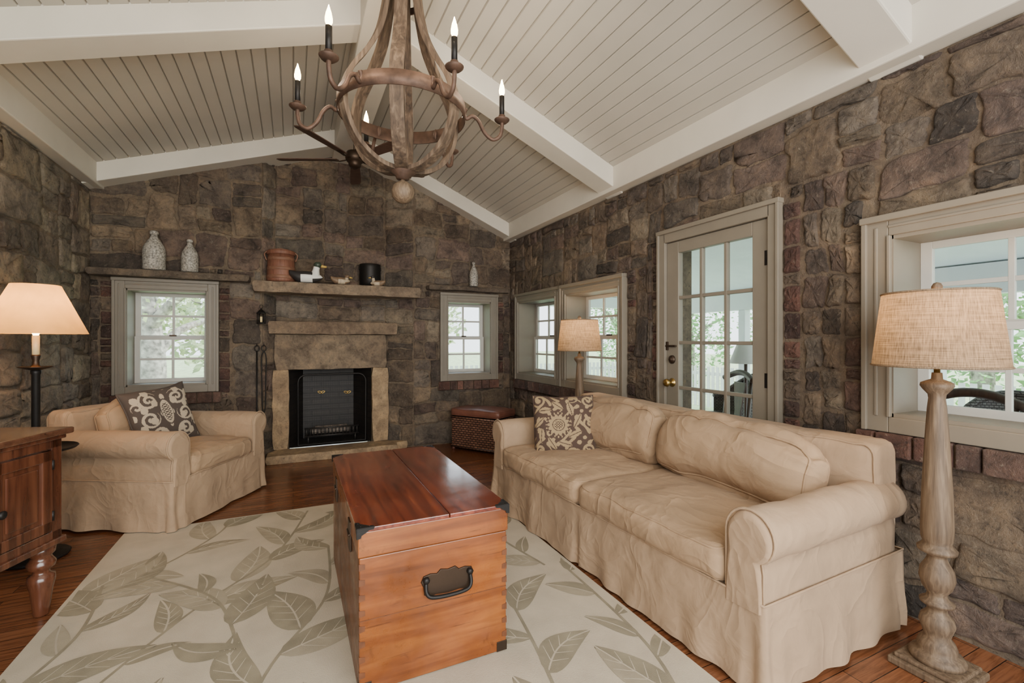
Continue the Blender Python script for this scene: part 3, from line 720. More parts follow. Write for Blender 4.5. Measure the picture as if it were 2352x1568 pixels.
def make_sofa(t,L,D,n,BH=.83,seed=0,bt=.20,ct=.20):
    f=-D/2; bk=D/2; aw=.178
    mb=MB(); cushion(mb,(L-.07,D-.06,.29),.03,0,0,seed,12,.002,Matrix.Translation((0,0,.195))); mb.build('frame',m_slip,t,merge=True)
    hx,hy=L/2-.015,D/2-.004; P=[]; step=.02
    def edge(a,b):
        a=Vector(a);b=Vector(b);k=int((b-a).length/step)
        return [(a+(b-a)*i/k,(b-a).normalized(),i/k*(b-a).length,(b-a).length) for i in range(k)]
    for e in (edge((-hx,-hy),(hx,-hy)),edge((hx,-hy),(hx,hy)),edge((hx,hy),(-hx,hy)),edge((-hx,hy),(-hx,-hy))): P+=e
    V=[]; Z=[.335,.31,.27,.22,.17,.12,.07,.03,.004]; m=len(P)
    for z in Z:
        tt=1-z/.335
        for i,(p,d,s,Ln) in enumerate(P):
            nrm=Vector((d.y,-d.x)); o=.018*tt+.022*tt*math.sin(s*19+seed)*noise.noise(Vector((p.x*2.5,p.y*2.5,seed)))*2
            o+=tt**.6*.020*noise.noise(Vector((p.x*8,p.y*8,z*5+seed+3)))
            e=min(s,Ln-s)
            if abs(e-.052)<.024: o-=.035*tt*(1-abs(e-.052)/.024)
            if n>1 and abs(s-Ln/2)<.03 and abs(d.x)>.5: o-=.03*tt*(1-abs(s-Ln/2)/.03)
            q=p+nrm*o; V.append((q.x,q.y,z+.006*tt*noise.noise(Vector((s*4,seed,z)))*(1 if z<.25 else 0)*(0 if z<.02 else 1)))
    Fc=[]
    for q in range(len(Z)-1):
        for i in range(m): Fc.append((q*m+i,(q)*m+(i+1)%m,(q+1)*m+(i+1)%m,(q+1)*m+i))
    mb=MB(); mb.add(V,Fc,0,True)
    wl=[(-hx,-hy),(hx,-hy),(hx,hy),(-hx,hy)]; Q=[]
    for i in range(4):
        a=Vector(wl[i]);b=Vector(wl[(i+1)%4])
        for k in range(12): q=a+(b-a)*k/12; Q.append((q.x,q.y,.333))
    mb.tube(Q,.005,6,closed=True); mb.build('skirt',m_slip,t)
    for sx in (-1,1):
        pr=[]
        xi=L/2-aw; r=.098; cx,cz=xi+r,.562
        for z in (.30,.36,.43,.49): pr.append((xi,z))
        for k in range(19):
            a=math.radians(180-k*13.3); pr.append((cx+r*math.cos(a),cz+r*math.sin(a)))
        for z in (.44,.38,.33,.30): pr.append((L/2-.024,z))
        ys=[f-.004,f+.002,f+.014,f+.035]+[f+.035+(D-.09)*k/24 for k in range(1,25)]
        ins=[.028,.012,.003,0]+[0]*24
        c=Vector((L/2-.09,.49)); V=[]; m=len(pr)
        for y,ii in zip(ys,ins):
            for x,z in pr:
                d=c-Vector((x,z)); d=d/max(d.length,.001)*ii
                q=Vector((x+d.x,y,z+d.y if z>.301 else z)); w=wrn(q,seed*3+sx*9,.010)
                V.append((sx*(q.x+w.x*.6),q.y,q.z+w.z))
        Fc=[]
        for i in range(len(ys)-1):
            for k in range(m-1): Fc.append((i*m+k,i*m+k+1,(i+1)*m+k+1,(i+1)*m+k))
        mb=MB(); mb.add(V,Fc,0,True); mb.add(V[:m],[tuple(range(m))],0,False); mb.add(V[-m:],[tuple(range(m))],0,False)
        mb.tube([(sx*x,f+.012,z) for x,z in pr],.0055,6)
        mb.build('arm',m_slip,t,merge=True)
    mb=MB(); hh=BH-.30; cushion(mb,(L-.06,bt,hh),.05,0,.01,seed+4,18,.009,Matrix.Translation((0,bk-bt/2,.30+hh/2))); piping(mb,(L-.06,bt,hh),.05,seed+4,Matrix.Translation((0,bk-bt/2,.30+hh/2)),wr=.009,axis=1)
    mb.build('backrest',m_slip,t,merge=True)
    w=(L-2*aw)/n
    for i in range(n):
        x=-L/2+aw+w*(i+.5); sz=(w-.006,D-bt,.15); Mx=Matrix.Translation((x,f+(D-bt)/2-.014,.402))
        mb=MB(); cushion(mb,sz,.05,.026,.014,seed+i*7+1,24,.014,Mx); piping(mb,sz,.05,seed+i*7+1,Mx,wr=.014); mb.build('seat_cushion',m_slip2,t,merge=True)
    for i in range(n):
        x=-L/2+aw+w*(i+.5); sz=(w*(.98 if n>1 else .96),ct,.39)
        Mx=Matrix.Translation((x,bk-bt-ct*.5-.015,.665))@Matrix.Rotation(math.radians(-15 if n>1 else -10),4,'X')@Matrix.Rotation(math.radians((-3.5,2.5)[i]),4,'Y')
        rr=min(.085,ct*.45)
        mb=MB(); cushion(mb,sz,rr,.03,.055 if n>1 else .03,seed+i*5+2,28,.023,Mx,sag=.06); piping(mb,sz,rr,seed+i*5+2,Mx,wr=.023,axis=1,sag=.06); mb.build('back_cushion',m_slip2,t,merge=True)
sofa=thing('sofa','long tan slipcovered sofa with rolled arms beside the glass door','sofa',(1.975,2.25,.013),math.radians(-88))
make_sofa(sofa,2.30,1.0,2,.83,2)
ac=thing('armchair','tan slipcovered armchair with rolled arms in the corner by window','armchair',(-.891,4.43,.0135),math.radians(60.6))
make_sofa(ac,1.05,.95,1,.80,5,.16,.15)
def spiral(u,v,cx,cy,rad,di,ph,pitch,wd):
    x=(u-cx)*di;y=v-cy; r=math.hypot(x,y)
    if r>rad: return False
    a=(math.atan2(y,x)+ph)/(2*PI)
    return abs(((r/pitch-a)%1)-.5)<wd
def pat_med(u,v):
    x,y=u+.16,v+.0; r=math.hypot(x,y); a=math.atan2(y,x)
    if r<.13: return (int((x+5)*26)+int((y+5)*26))%2==0
    if r<.165: return True
    if r<.19: return False
    if r<.34: return r<.26+.08*abs(math.cos(a*7))
    if r<.40: return abs(math.cos(a*10))>.86
    for k in range(9):
        b=k*2*PI/9+.2; lx=.62*math.cos(b); ly=.62*math.sin(b); dx=x-lx; dy=y-ly; c_,s_=math.cos(b+.9),math.sin(b+.9)
        p=dx*c_+dy*s_; q=-dx*s_+dy*c_
        if abs(p)<.24 and abs(q)<.10*(1-(p/.24)**2): return abs(q)>.012
    for c in ((.80,.80,.24,1,.5),(-.80,.80,.24,-1,1.2),(.8,-.8,.24,1,2.2),(-.8,-.8,.24,-1,0),(.85,.05,.22,1,1.5),(.3,.86,.18,-1,.2),(.3,-.86,.18,1,.2)):
        if spiral(u,v,c[0],c[1],c[2],c[3],c[4],.15,.25): return True
    q=abs(math.sin(x*10+2*math.sin(y*7)))*abs(math.cos(y*9+2*math.cos(x*6)))
    return q>.64
def pat_flor(u,v):
    if abs(v)>.9 or abs(u)>.93: return False
    x=abs(u-.05); y=v
    lz=(x/.2)**2+((y-.1)/.45)**2
    if lz<1: return (int((x+5)*22)+int((y+5)*22))%2==0 if lz<.5 else lz<.8
    for c in ((.45,.55,.30,1,.4),(.55,-.05,.27,-1,1.4),(.42,-.60,.28,1,2.6),(.82,.40,.16,-1,.3),(.84,-.45,.16,1,.9)):
        if spiral(x,y,c[0],c[1],c[2],c[3],c[4],.17,.24): return True
    return math.sin(x*11+3*y)*math.cos(y*10-4*x)>.40
def pillow(name,loc,rot,size,thick,pat,c0,c1,label,seed):
    n=130; mb=MB(); h=size/2
    def pt(u,v,sg):
        e=(1-abs(u)**3.2)*(1-abs(v)**3.2); z=sg*thick/2*max(e,0)**.5
        k=1-.08*(1-abs(v)**2)*abs(u)**4; k2=1-.08*(1-abs(u)**2)*abs(v)**4
        p=Vector((u*h*k,v*h*k2,z))
        return p+noise.noise_vector(p*6+Vector((seed,0,0)))*.012
    for sg in (1,-1):
        V=[pt(-1+2*i/n,-1+2*j/n,sg) for i in range(n+1) for j in range(n+1)]
        b=len(mb.v); mb.v+=[tuple(q) for q in V]
        for i in range(n):
            for j in range(n):
                u=-1+2*(i+.5)/n; v=-1+2*(j+.5)/n
                f=(i*(n+1)+j,(i+1)*(n+1)+j,(i+1)*(n+1)+j+1,i*(n+1)+j+1)
                f=f if sg>0 else f[::-1]
                mb.f.append(tuple(b+q for q in f)); mb.m.append(0); mb.sm.append(True); mb.c.append(c1 if pat(u,v) else c0)
    t=thing(name,label,'pillow',loc); t.rotation_euler=rot
    mb.build('cover',m_pillow,t,merge=True,recalc=False)
    Q=[]
    for (a,b) in (((-1,-1),(1,-1)),((1,-1),(1,1)),((1,1),(-1,1)),((-1,1),(-1,-1))):
        for k in range(24): Q.append(pt(a[0]+(b[0]-a[0])*k/24,a[1]+(b[1]-a[1])*k/24,1))
    mb=MB(); mb.tube(Q,.006,6,closed=True); mb.build('piping',M('pillow_piping',c0,.8),t)
def facing(nrm,roll):
    z=Vector(nrm).normalized(); y=Vector((0,0,1)); y=(y-z*y.dot(z)).normalized(); x=y.cross(z)
    return (Matrix((x,y,z)).transposed()@Matrix.Rotation(roll,3,'Z')).to_euler()
pillow('throw_pillow',(1.815,2.93,.66),facing((-.52,-.80,.30),.04),.46,.15,pat_med,(.065,.038,.027),(.31,.22,.118),'brown and gold damask pillow with round medallion on the sofa',3)
pillow('throw_pillow',(-.925,4.40,.705),facing((.66,-.68,.32),.10),.47,.15,pat_flor,(.062,.047,.039),(.40,.335,.245),'brown and cream floral damask pillow on the armchair',8)

# ------------------------------------------------------------------ rug
mb=MB(); rx0,rx1,ry0,ry1=-1.015,1.45,.45,3.88
mb.box(rx0,rx1,ry0,ry1,0.0005,.012)
rl=random.Random(4); planes=[(-1,0,-(rx0+.02)),(1,0,rx1-.02),(0,-1,-(ry0+.02)),(0,1,ry1-.02)]
zz=[.0122]
def poly(P,mat,dz=0):
    P=clip([(q[0],q[1]) for q in P],planes)
    if len(P)>=3: mb.add([(x,y,zz[0]+dz) for x,y in P],[tuple(range(len(P)))],mat)
def leaf(p,ang,L,W,mat):
    zz[0]+=.000016
    d=Vector((math.cos(ang),math.sin(ang))); nn=Vector((-d.y,d.x)); n=14; bend=rl.uniform(-.16,.16)
    def ctr(t): return p+d*L*t+nn*(bend*L*math.sin(PI*t))
    def wd(t): return W*math.sin(PI*t**.75)**.85 if 0<t<1 else 0
    two=rl.random()<.3
    for sg in (-1,1):
        E=[ctr(i/n)+nn*sg*(wd(i/n)+.002) for i in range(n+1)]
        C=[ctr(i/n)+nn*sg*.004 for i in range(n+1)]
        m2=mat if sg>0 or not two else 3-mat
        for i in range(n): poly([C[i],C[i+1],E[i+1],E[i]],m2)
        if L>.3:
            for k in (.2,.35,.5,.65):
                a=ctr(k)+nn*sg*.004; b=ctr(min(1,k+.16))+nn*sg*wd(min(1,k+.16))*.86; e=(b-a).normalized(); q=Vector((-e.y,e.x))*.0022
                poly([a-q,b-q*.4,b+q*.4,a+q],0,.000008)
stems=[[(-.95,1.3),(-.75,2.0),(-.45,2.6),(-.1,3.1),(.1,3.8)],[(-.2,.6),(-.25,1.3),(-.1,2.0),(.15,2.5),(.2,3.1)],[(-1.0,3.0),(-.7,3.2),(-.45,3.6),(-.4,3.9)],[(.5,.5),(.8,1.2),(.95,1.9),(1.0,2.6),(.9,3.3),(.6,3.8)],[(1.0,.5),(1.15,1.0),(1.35,1.5),(1.4,2.3)],[(-.9,.5),(-.6,1.0),(-.5,1.6),(-.62,2.1)],[(1.3,2.3),(1.2,2.9),(1.25,3.6)],[(-1.0,2.1),(-.85,2.6),(-.9,3.1)],[(-.2,2.2),(-.35,2.7),(-.7,3.1)]]
for si,sp in enumerate(stems):
    P=[Vector((q.x,q.y)) for q in catmull([(x,y,0) for x,y in sp],10)]
    s=0; side=1; nxt=.05
    for i in range(len(P)-1):
        d=P[i+1]-P[i]; s+=d.length
        if s>nxt:
            a=math.atan2(d.y,d.x)+side*rl.uniform(.45,.95); L=rl.uniform(.22,.46); W=L*rl.uniform(.15,.23)
            leaf(P[i],a,L,W,rl.choice((1,2,1,2))); side=-side; nxt=s+rl.uniform(.13,.21)
    zz[0]+=.00002
    for i in range(len(P)-1):
        d=(P[i+1]-P[i]).normalized(); nn=Vector((-d.y,d.x))*.007; poly([P[i]-nn,P[i+1]-nn,P[i+1]+nn,P[i]+nn],1)
tag(mb.build('area_rug',[m_rug,m_leaf1,m_leaf2],recalc=False),'cream area rug with taupe leaf pattern under the trunk','rug')

# ------------------------------------------------------------------ trunk
T=thing('storage_trunk','large antique orange wooden trunk with red top on the rug','trunk',(.508,2.32,.0156))
w,dp=.292,.579; H=.60; ld=.105
mb=MB(); mb.box(-w,w,-dp,dp,0,H-ld-.003,0)
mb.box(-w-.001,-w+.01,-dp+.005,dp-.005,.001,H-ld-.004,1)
body=mb.build('body',[m_trunk,m_trunk_side],T,bevel=.004)
mb=MB(); mb.box(-w+.001,w-.001,-dp-.0012,-dp+.002,.263,.266); mb.build('board_joint',m_endgrain,T)
for sx in (-1,1):
    z=.055; k=0
    while z<H-ld-.03:
        mb=MB()
        if k%2==0:
            X=sx*w; p=[(X-sx*.020,z+.004),(X+sx*.0012,z),(X+sx*.0012,z+.026),(X-sx*.020,z+.022)]
            mb.add([(a,-dp-.0013,b) for a,b in p]+[(a,-dp+.012,b) for a,b in p],[(0,1,2,3),(7,6,5,4),(0,4,5,1),(1,5,6,2),(2,6,7,3),(3,7,4,0)]); mb.build('dovetail',m_endgrain,T)
        z+=.028; k+=1
mb=MB(); e=.005
mb.box(-w-e,w+e,-dp-e,dp+e,H-ld,H-.012,0); lid=mb.build('lid',[m_trunk],T,bevel=.004)
for a,b in ((-w-e-.004,.0445),(.0475,w+e+.004)):
    mb=MB(); mb.box(a,b,-dp-e-.004,dp+e+.004,H-.012,H+.004); mb.build('lid_board',m_trunk_top,lid,bevel=.003)
for sx in (-1,1):
    for sy in (-1,1):
        mb=MB(); X=sx*(w+.009); Y=sy*(dp+.009); Z=H+.004
        top=[(0,0),(.062,0),(.058,.013),(.042,.016),(.03,.03),(.016,.042),(.013,.058),(0,.062)]
        def plate(f):
            A=[f(a,b,-.0018) for a,b in top]; B=[f(a,b,.001) for a,b in top]; n=len(top)
            mb.add(A+B,[tuple(range(n)),tuple(range(2*n-1,n-1,-1))]+[(i,(i+1)%n,n+(i+1)%n,n+i) for i in range(n)])
        plate(lambda a,b,o:(X-sx*a,Y-sy*b,Z-o)); plate(lambda a,b,o:(X-sx*a,Y-sy*o,Z-b*.6)); plate(lambda a,b,o:(X-sx*o,Y-sy*a,Z-b*.6))
        for a,b in ((.045,.008),(.008,.045),(.014,.014)): mb.lathe([(.003,0),(.0025,.002),(.001,.003)],(X-sx*a,Y-sy*b,Z+.0015),8)
        mb.build('corner_bracket',m_black,lid)
for sx in (-1,1):
    mb=MB(); X=sx*(w+.002); Y=-dp-.002
    mb.box(min(X,X-sx*.045),max(X,X-sx*.045),Y,Y+.003,.0,.04); mb.box(min(X,X-sx*.003),max(X,X-sx*.003),Y,Y+.045,.0,.04); mb.build('foot_bracket',m_bronze,T,bevel=.001)
mb=MB(); cz=.345; cx=.04
pl=[(-.095,-.04),(-.075,-.052),(-.05,-.045),(0,-.05),(.05,-.045),(.075,-.052),(.095,-.04),(.098,-.01),(.108,.012),(.098,.034),(.07,.04),(.045,.036),(.03,.05),(0,.044),(-.03,.05),(-.045,.036),(-.07,.04),(-.098,.034),(-.108,.012),(-.098,-.01)]
n=len(pl); A=[(cx+a,-dp-.001,cz+b) for a,b in pl]; B=[(cx+a*.97,-dp-.006,cz+b*.95) for a,b in pl]
mb.add(A+B,[tuple(range(n-1,-1,-1)),tuple(range(n,2*n))]+[(i,(i+1)%n,n+(i+1)%n,n+i) for i in range(n)]); hp=mb.build('handle_plate',m_bronze,T,bevel=.001)
mb=MB(); mb.tube(catmull([(cx-.088,-dp-.008,cz+.018),(cx-.09,-dp-.02,cz-.02),(cx-.07,-dp-.028,cz-.04),(cx,-dp-.03,cz-.045),(cx+.07,-dp-.028,cz-.04),(cx+.09,-dp-.02,cz-.02),(cx+.088,-dp-.008,cz+.018)],6),.0075,8)
for sx in (-1,1): mb.lathe([(.013,0),(.012,.014),(.006,.018)],(cx+sx*.088,-dp-.004,cz+.02),10,M=Matrix.Rotation(PI/2,3,'X'))
mb.build('bail_handle',m_black,hp)
for y in (-.32,.32):
    mb=MB(); mb.box(-w-.010,-w-.0015,y-.035,y+.035,H-ld-.07,H-ld+.05); mb.tube([(-w-.011,y-.035,H-ld-.002),(-w-.011,y+.035,H-ld-.002)],.006,8); mb.build('hinge',m_bronze,T,bevel=.002)

# ------------------------------------------------------------------ cabinet (lower left)
ang=math.radians(20); cd=Vector((-math.sin(ang),-math.cos(ang),0))
cab=thing('sideboard_cabinet','dark stained wooden cabinet with turned legs at left edge','cabinet',(-1.01,2.95,0))
cab.rotation_euler=(0,0,math.atan2(cd.y,cd.x))
CW,CD,z0,z1=.74,.40,.345,.845
dep=Vector((-math.cos(ang),math.sin(ang),0)); loc_y=Vector((-cd.y,cd.x,0)); sgn=1 if dep.dot(loc_y)>0 else -1
def cbx(mb,x0,x1,y0,y1,a,b,mat=0): mb.box(x0,x1,min(sgn*y0,sgn*y1),max(sgn*y0,sgn*y1),a,b,mat)
mb=MB(); cbx(mb,0,CW,.015,CD,z0,z1); cbx(mb,0,.055,0,.03,z0,z1); cbx(mb,CW-.055,CW,0,.03,z0,z1); cbx(mb,0,CW,0,.03,z1-.06,z1); cbx(mb,0,CW,0,.03,z0,z0+.05); cbx(mb,CW/2-.02,CW/2+.02,0,.03,z0,z1)
mb.build('body',m_cab,cab,bevel=.004)
mb=MB(); cbx(mb,-.035,CW+.035,-.03,CD+.01,z1,z1+.03); mb.build('top',m_cabtop,cab,bevel=.007)
for a,b in ((z1-.02,z1),(z0-.018,z0+.012)):
    mb=MB(); cbx(mb,-.012,CW+.012,-.012,CD,a,b); mb.build('moulding',m_cab,cab,bevel=.005)
for a,b,kx,hx in ((.06,CW/2-.025,CW/2-.05,.06),(CW/2+.025,CW-.06,CW/2+.05,CW-.06)):
    da,db=z0+.055,z1-.065
    mb=MB(); cbx(mb,a,b,.002,.02,da,db); cbx(mb,a,a+.05,-.008,.01,da,db); cbx(mb,b-.05,b,-.008,.01,da,db); cbx(mb,a,b,-.008,.01,da,da+.05); cbx(mb,a,b,-.008,.01,db-.05,db)
    dr=mb.build('door',m_cab,cab,bevel=.004)
    mb=MB(); cbx(mb,a+.07,b-.07,-.006,.006,da+.07,db-.07); mb.build('raised_panel',m_cab,dr,bevel=.006)
    mb=MB(); mb.lathe([(.008,0),(.007,.012),(.016,.018),(.018,.026),(.010,.032),(.002,.033)],(kx,sgn*-.008,(da+db)/2-.02),14,M=Matrix.Rotation(sgn*PI/2,3,'X')); mb.build('knob',m_black,dr)
    for zz_ in (da+.07,db-.07):
        mb=MB(); mb.lathe([(.006,-.022),(.006,.022)],(hx-.003,sgn*-.006,zz_),8); mb.build('hinge',m_black,dr)
legp=[(.025,0),(.030,.01),(.034,.06),(.043,.13),(.051,.165),(.049,.19),(.031,.20),(.031,.215),(.050,.23),(.053,.25),(.043,.265),(.036,.28),(.050,.295),(.052,.33)]
for x in (.05,CW-.05):
    for y in (.05,CD-.05):
        mb=MB(); mb.lathe(legp,(x,sgn*y,0),20); mb.build('leg',m_cab,cab)

# ------------------------------------------------------------------ lamps
def wood_lamp(label,X,Y):
    t=thing('floor_lamp',label,'floor lamp',(X,Y,.001),0)
    mb=MB(); mb.box(-.115,.115,-.115,.115,0,.028); mb.box(-.10,.10,-.10,.10,.028,.045); mb.build('base',m_lampwood,t,bevel=.006)
    pr=[(.085,.045),(.088,.06),(.078,.075),(.060,.085),(.062,.10),(.055,.12),(.040,.14),(.048,.165),(.056,.19),(.050,.215),(.032,.235),(.030,.25),(.052,.265),(.054,.275),(.034,.29),(.030,.305),(.046,.33),(.056,.365),(.052,.40),(.036,.43),(.030,.445),(.030,.455),(.060,.47),(.062,.482),(.048,.495),(.044,.505),(.049,.52),(.051,.56),(.047,.70),(.038,.90),(.030,1.03),(.026,1.07),(.028,1.085),(.044,1.105),(.052,1.118),(.050,1.13),(.034,1.138),(.018,1.145),(.016,1.17)]
    mb=MB(); mb.lathe(pr,seg=28); mb.build('turned_column',m_lampwood,t)
    mb=MB(); mb.lathe([(.010,1.165),(.010,1.25),(.017,1.25),(.017,1.29)],seg=12); mb.build('socket',m_brass,t)
    mb=MB(); mb.lathe([(.012,1.29),(.028,1.33),(.028,1.36),(.012,1.39),(.002,1.395)],seg=14); mb.build('bulb',m_bulb,t)
    mb=MB(); mb.lathe([(.205,1.195),(.172,1.485)],seg=48,caps=False); sh=mb.build('lamp_shade',m_linen,t,recalc=False)
    for r,z in ((.2055,1.197),(.1725,1.483)):
        mb=MB(); mb.tube([(r*math.cos(a),r*math.sin(a),z) for a in [2*PI*k/48 for k in range(48)]],.004,6,closed=True); mb.build('trim_band',m_linen,sh)
    mb=MB()
    for k in range(3):
        a=2*PI*k/3+.3; mb.tube([(0,0,1.478),(.171*math.cos(a),.171*math.sin(a),1.478)],.003,5)
    for s_ in (-1,1): mb.tube(catmull([(s_*.015,0,1.26),(s_*.06,0,1.33),(s_*.055,0,1.42),(0,0,1.478)],5),.003,5)
    mb.build('harp',m_brass,t)
    mb=MB(); mb.lathe([(.006,1.478),(.006,1.49),(.016,1.495),(.018,1.508),(.012,1.52),(.002,1.525)],seg=14); mb.build('finial',m_lampwood,t)
    return t
def plight(loc,e,col=(1,.66,.36),r=.03):
    l=bpy.data.lights.new('lamp_light','POINT'); l.energy=e; l.color=col; l.shadow_soft_size=r
    o=bpy.data.objects.new('lamp_light',l); o.location=loc; COL.objects.link(o)
wood_lamp('turned wooden floor lamp with linen shade in front of right window',2.285,.92); plight((2.285,.92,1.42),8)
wood_lamp('turned wooden floor lamp with linen shade behind the sofa far end',2.43,3.64); plight((2.43,3.64,1.42),9)
lx,ly=-1.385,3.70
t=thing('floor_lamp','black iron candlestick floor lamp with parchment shade and round tray','floor lamp',(lx,ly,.001))
mb=MB(); mb.lathe([(.15,0),(.155,.012),(.145,.02),(.12,.022),(.11,.032),(.06,.04),(.035,.06),(.022,.08)],seg=32); mb.build('base',m_black,t)
mb=MB(); mb.lathe([(.017,.07),(.017,.6),(.020,.62),(.020,1.09),(.024,1.10),(.024,1.115),(.015,1.12)],seg=16); mb.build('pole',m_black,t)
mb=MB(); mb.lathe([(.02,.635),(.18,.64),(.19,.65),(.187,.655),(.178,.646),(.02,.643)],seg=36); mb.build('tray',m_black,t)
mb=MB(); mb.lathe([(.01,1.115),(.03,1.12),(.078,1.135),(.08,1.14),(.03,1.132),(.018,1.15),(.016,1.175),(.022,1.20),(.022,1.21)],seg=28); mb.build('drip_pan',m_bronze,t)
mb=MB(); mb.lathe([(.017,1.205),(.017,1.325)],seg=14); mb.build('candle_sleeve',m_cream,t)
mb=MB(); mb.lathe([(.012,1.325),(.028,1.37),(.028,1.40),(.012,1.44),(.002,1.445)],seg=14); mb.build('bulb',m_bulb,t)
mb=MB(); mb.lathe([(.235,1.335),(.11,1.625)],seg=48,caps=False); mb.build('lamp_shade',m_parch,t,recalc=False)
mb=MB()
for k in range(3):
    a=2*PI*k/3; mb.tube([(0,0,1.60),(.119*math.cos(a),.119*math.sin(a),1.60)],.003,5)
mb.tube([(0,.02,1.30),(0,.045,1.42),(0,0,1.60)],.003,5); mb.build('spider',m_brass,t)
plight((lx,ly,1.48),14)

# ------------------------------------------------------------------ wicker chest
A0=Vector((1.70,5.26,0)); B0=Vector((2.06,4.74,0)); xd=(B0-A0).normalized()
t=thing('wicker_chest','brown wicker chest with padded leather lid in corner below window','chest',(A0.x,A0.y,.001)); t.rotation_euler=(0,0,math.atan2(xd.y,xd.x))
WL,WD=.66,.36
mb=MB(); mb.box(0,WL,0,WD,.03,.40); mb.build('body',m_wick,t,bevel=.015)
for z in (.045,.385):
    mb=MB(); mb.tube([(0,0,z),(WL,0,z),(WL,WD,z),(0,WD,z)],.014,8,closed=True); mb.build('rim',m_wick,t)
for x in (.02,WL-.02):
    for y in (.02,WD-.02):
        mb=MB(); mb.lathe([(.018,0),(.02,.035)],(x,y,0),10); mb.build('foot',m_leather,t)
mb=MB(); Mx=Matrix.Translation((WL/2,WD/2,.448)); cushion(mb,(WL+.03,WD+.03,.085),.035,.012,0,3,12,.006,Mx); piping(mb,(WL+.03,WD+.03,.085),.035,3,Mx); mb.build('padded_lid',m_leather,t,merge=True)

# ------------------------------------------------------------------ chandelier
CH=Vector((.55,2.57,0))
ch=thing('chandelier','wine barrel chandelier of curved weathered wood and rusty iron hanging above the trunk','chandelier',(.55,2.57,2.06))
def dirv(deg):
    a=math.radians(deg); return RV*math.cos(a)+FV*math.sin(a)
for k in range(6):
    d=dirv(-142+60*k); tn=Vector((-d.y,d.x,0))
    P2=catmull([(.035,0,2.235),(.14,0,2.255),(.245,0,2.33),(.31,0,2.45),(.325,0,2.58),(.29,0,2.70),(.205,0,2.83),(.14,0,2.96),(.105,0,3.10),(.09,0,3.22),(.10,0,3.32)],5)
    P=[CH+d*q.x+Vector((0,0,q.z)) for q in P2]
    tdv=[]
    for i in range(len(P)):
        tg=(P[min(i+1,len(P)-1)]-P[max(i-1,0)]).normalized(); tdv.append(tg.cross(tn).normalized())
    mb=MB(); mb.strip(P,lambda i:tn,lambda i:tdv[i],.068,.024); mb.build('stave',m_barrel,ch,world=True,bevel=.003)
mb=MB()
mb.lathe([(.338,2.53),(.345,2.53),(.345,2.605),(.338,2.605),(.338,2.53)],CH,64,caps=False); mb.build('iron_ring',m_rust,ch,world=True)
mb=MB(); mb.lathe([(.10,3.17),(.106,3.17),(.106,3.21),(.10,3.21),(.10,3.17)],CH,32,caps=False); mb.build('upper_ring',m_rust,ch,world=True)
mb=MB(); mb.lathe([(.012,2.185),(.035,2.19),(.04,2.205),(.07,2.225),(.072,2.24),(.03,2.26),(.01,2.30)],CH,20); mb.build('bottom_hub',m_rust,ch,world=True)
mb=MB()
mb.lathe([(.003,2.055),(.03,2.062),(.055,2.085),(.064,2.118),(.055,2.15),(.03,2.173),(.012,2.18),(.01,2.19)],CH,24); mb.build('ball_finial',m_lampwood,ch,world=True)
mb=MB(); mb.lathe([(.012,2.28),(.012,3.37)],CH,10); mb.lathe([(.02,3.28),(.06,3.33),(.07,3.368)],CH,20); mb.build('stem',m_bronze,ch,world=True)
for k in range(6):
    d=dirv(-172+60*k)
    def pp(r,z): return CH+d*r+Vector((0,0,z))
    mb=MB(); mb.tube(catmull([pp(.35,2.605),pp(.338,2.575),pp(.352,2.548),pp(.385,2.565),pp(.42,2.54),pp(.455,2.475),pp(.50,2.44),pp(.54,2.46),pp(.553,2.51),pp(.553,2.54)],6),.011,8); arm=mb.build('arm',m_rust,ch,world=True)
    def sub(mb,name,m):
        return mb.build(name,m,arm)
    c=pp(.553,0)
    mb=MB(); mb.lathe([(.008,2.535),(.03,2.54),(.043,2.552),(.044,2.556),(.022,2.553),(.019,2.56),(.019,2.58),(.012,2.582)],c,20); sub(mb,'drip_cup',m_rust)
    mb=MB(); mb.lathe([(.0145,2.575),(.0145,2.69),(.010,2.692)],c,14); sub(mb,'candle_sleeve',m_black)
    mb=MB(); mb.lathe([(.008,2.69),(.016,2.708),(.0165,2.725),(.012,2.75),(.005,2.772),(.001,2.785)],c,14); sub(mb,'bulb',m_bulb)
    plight(c+Vector((0,0,2.80)),5.5,(1,.82,.60),.006)

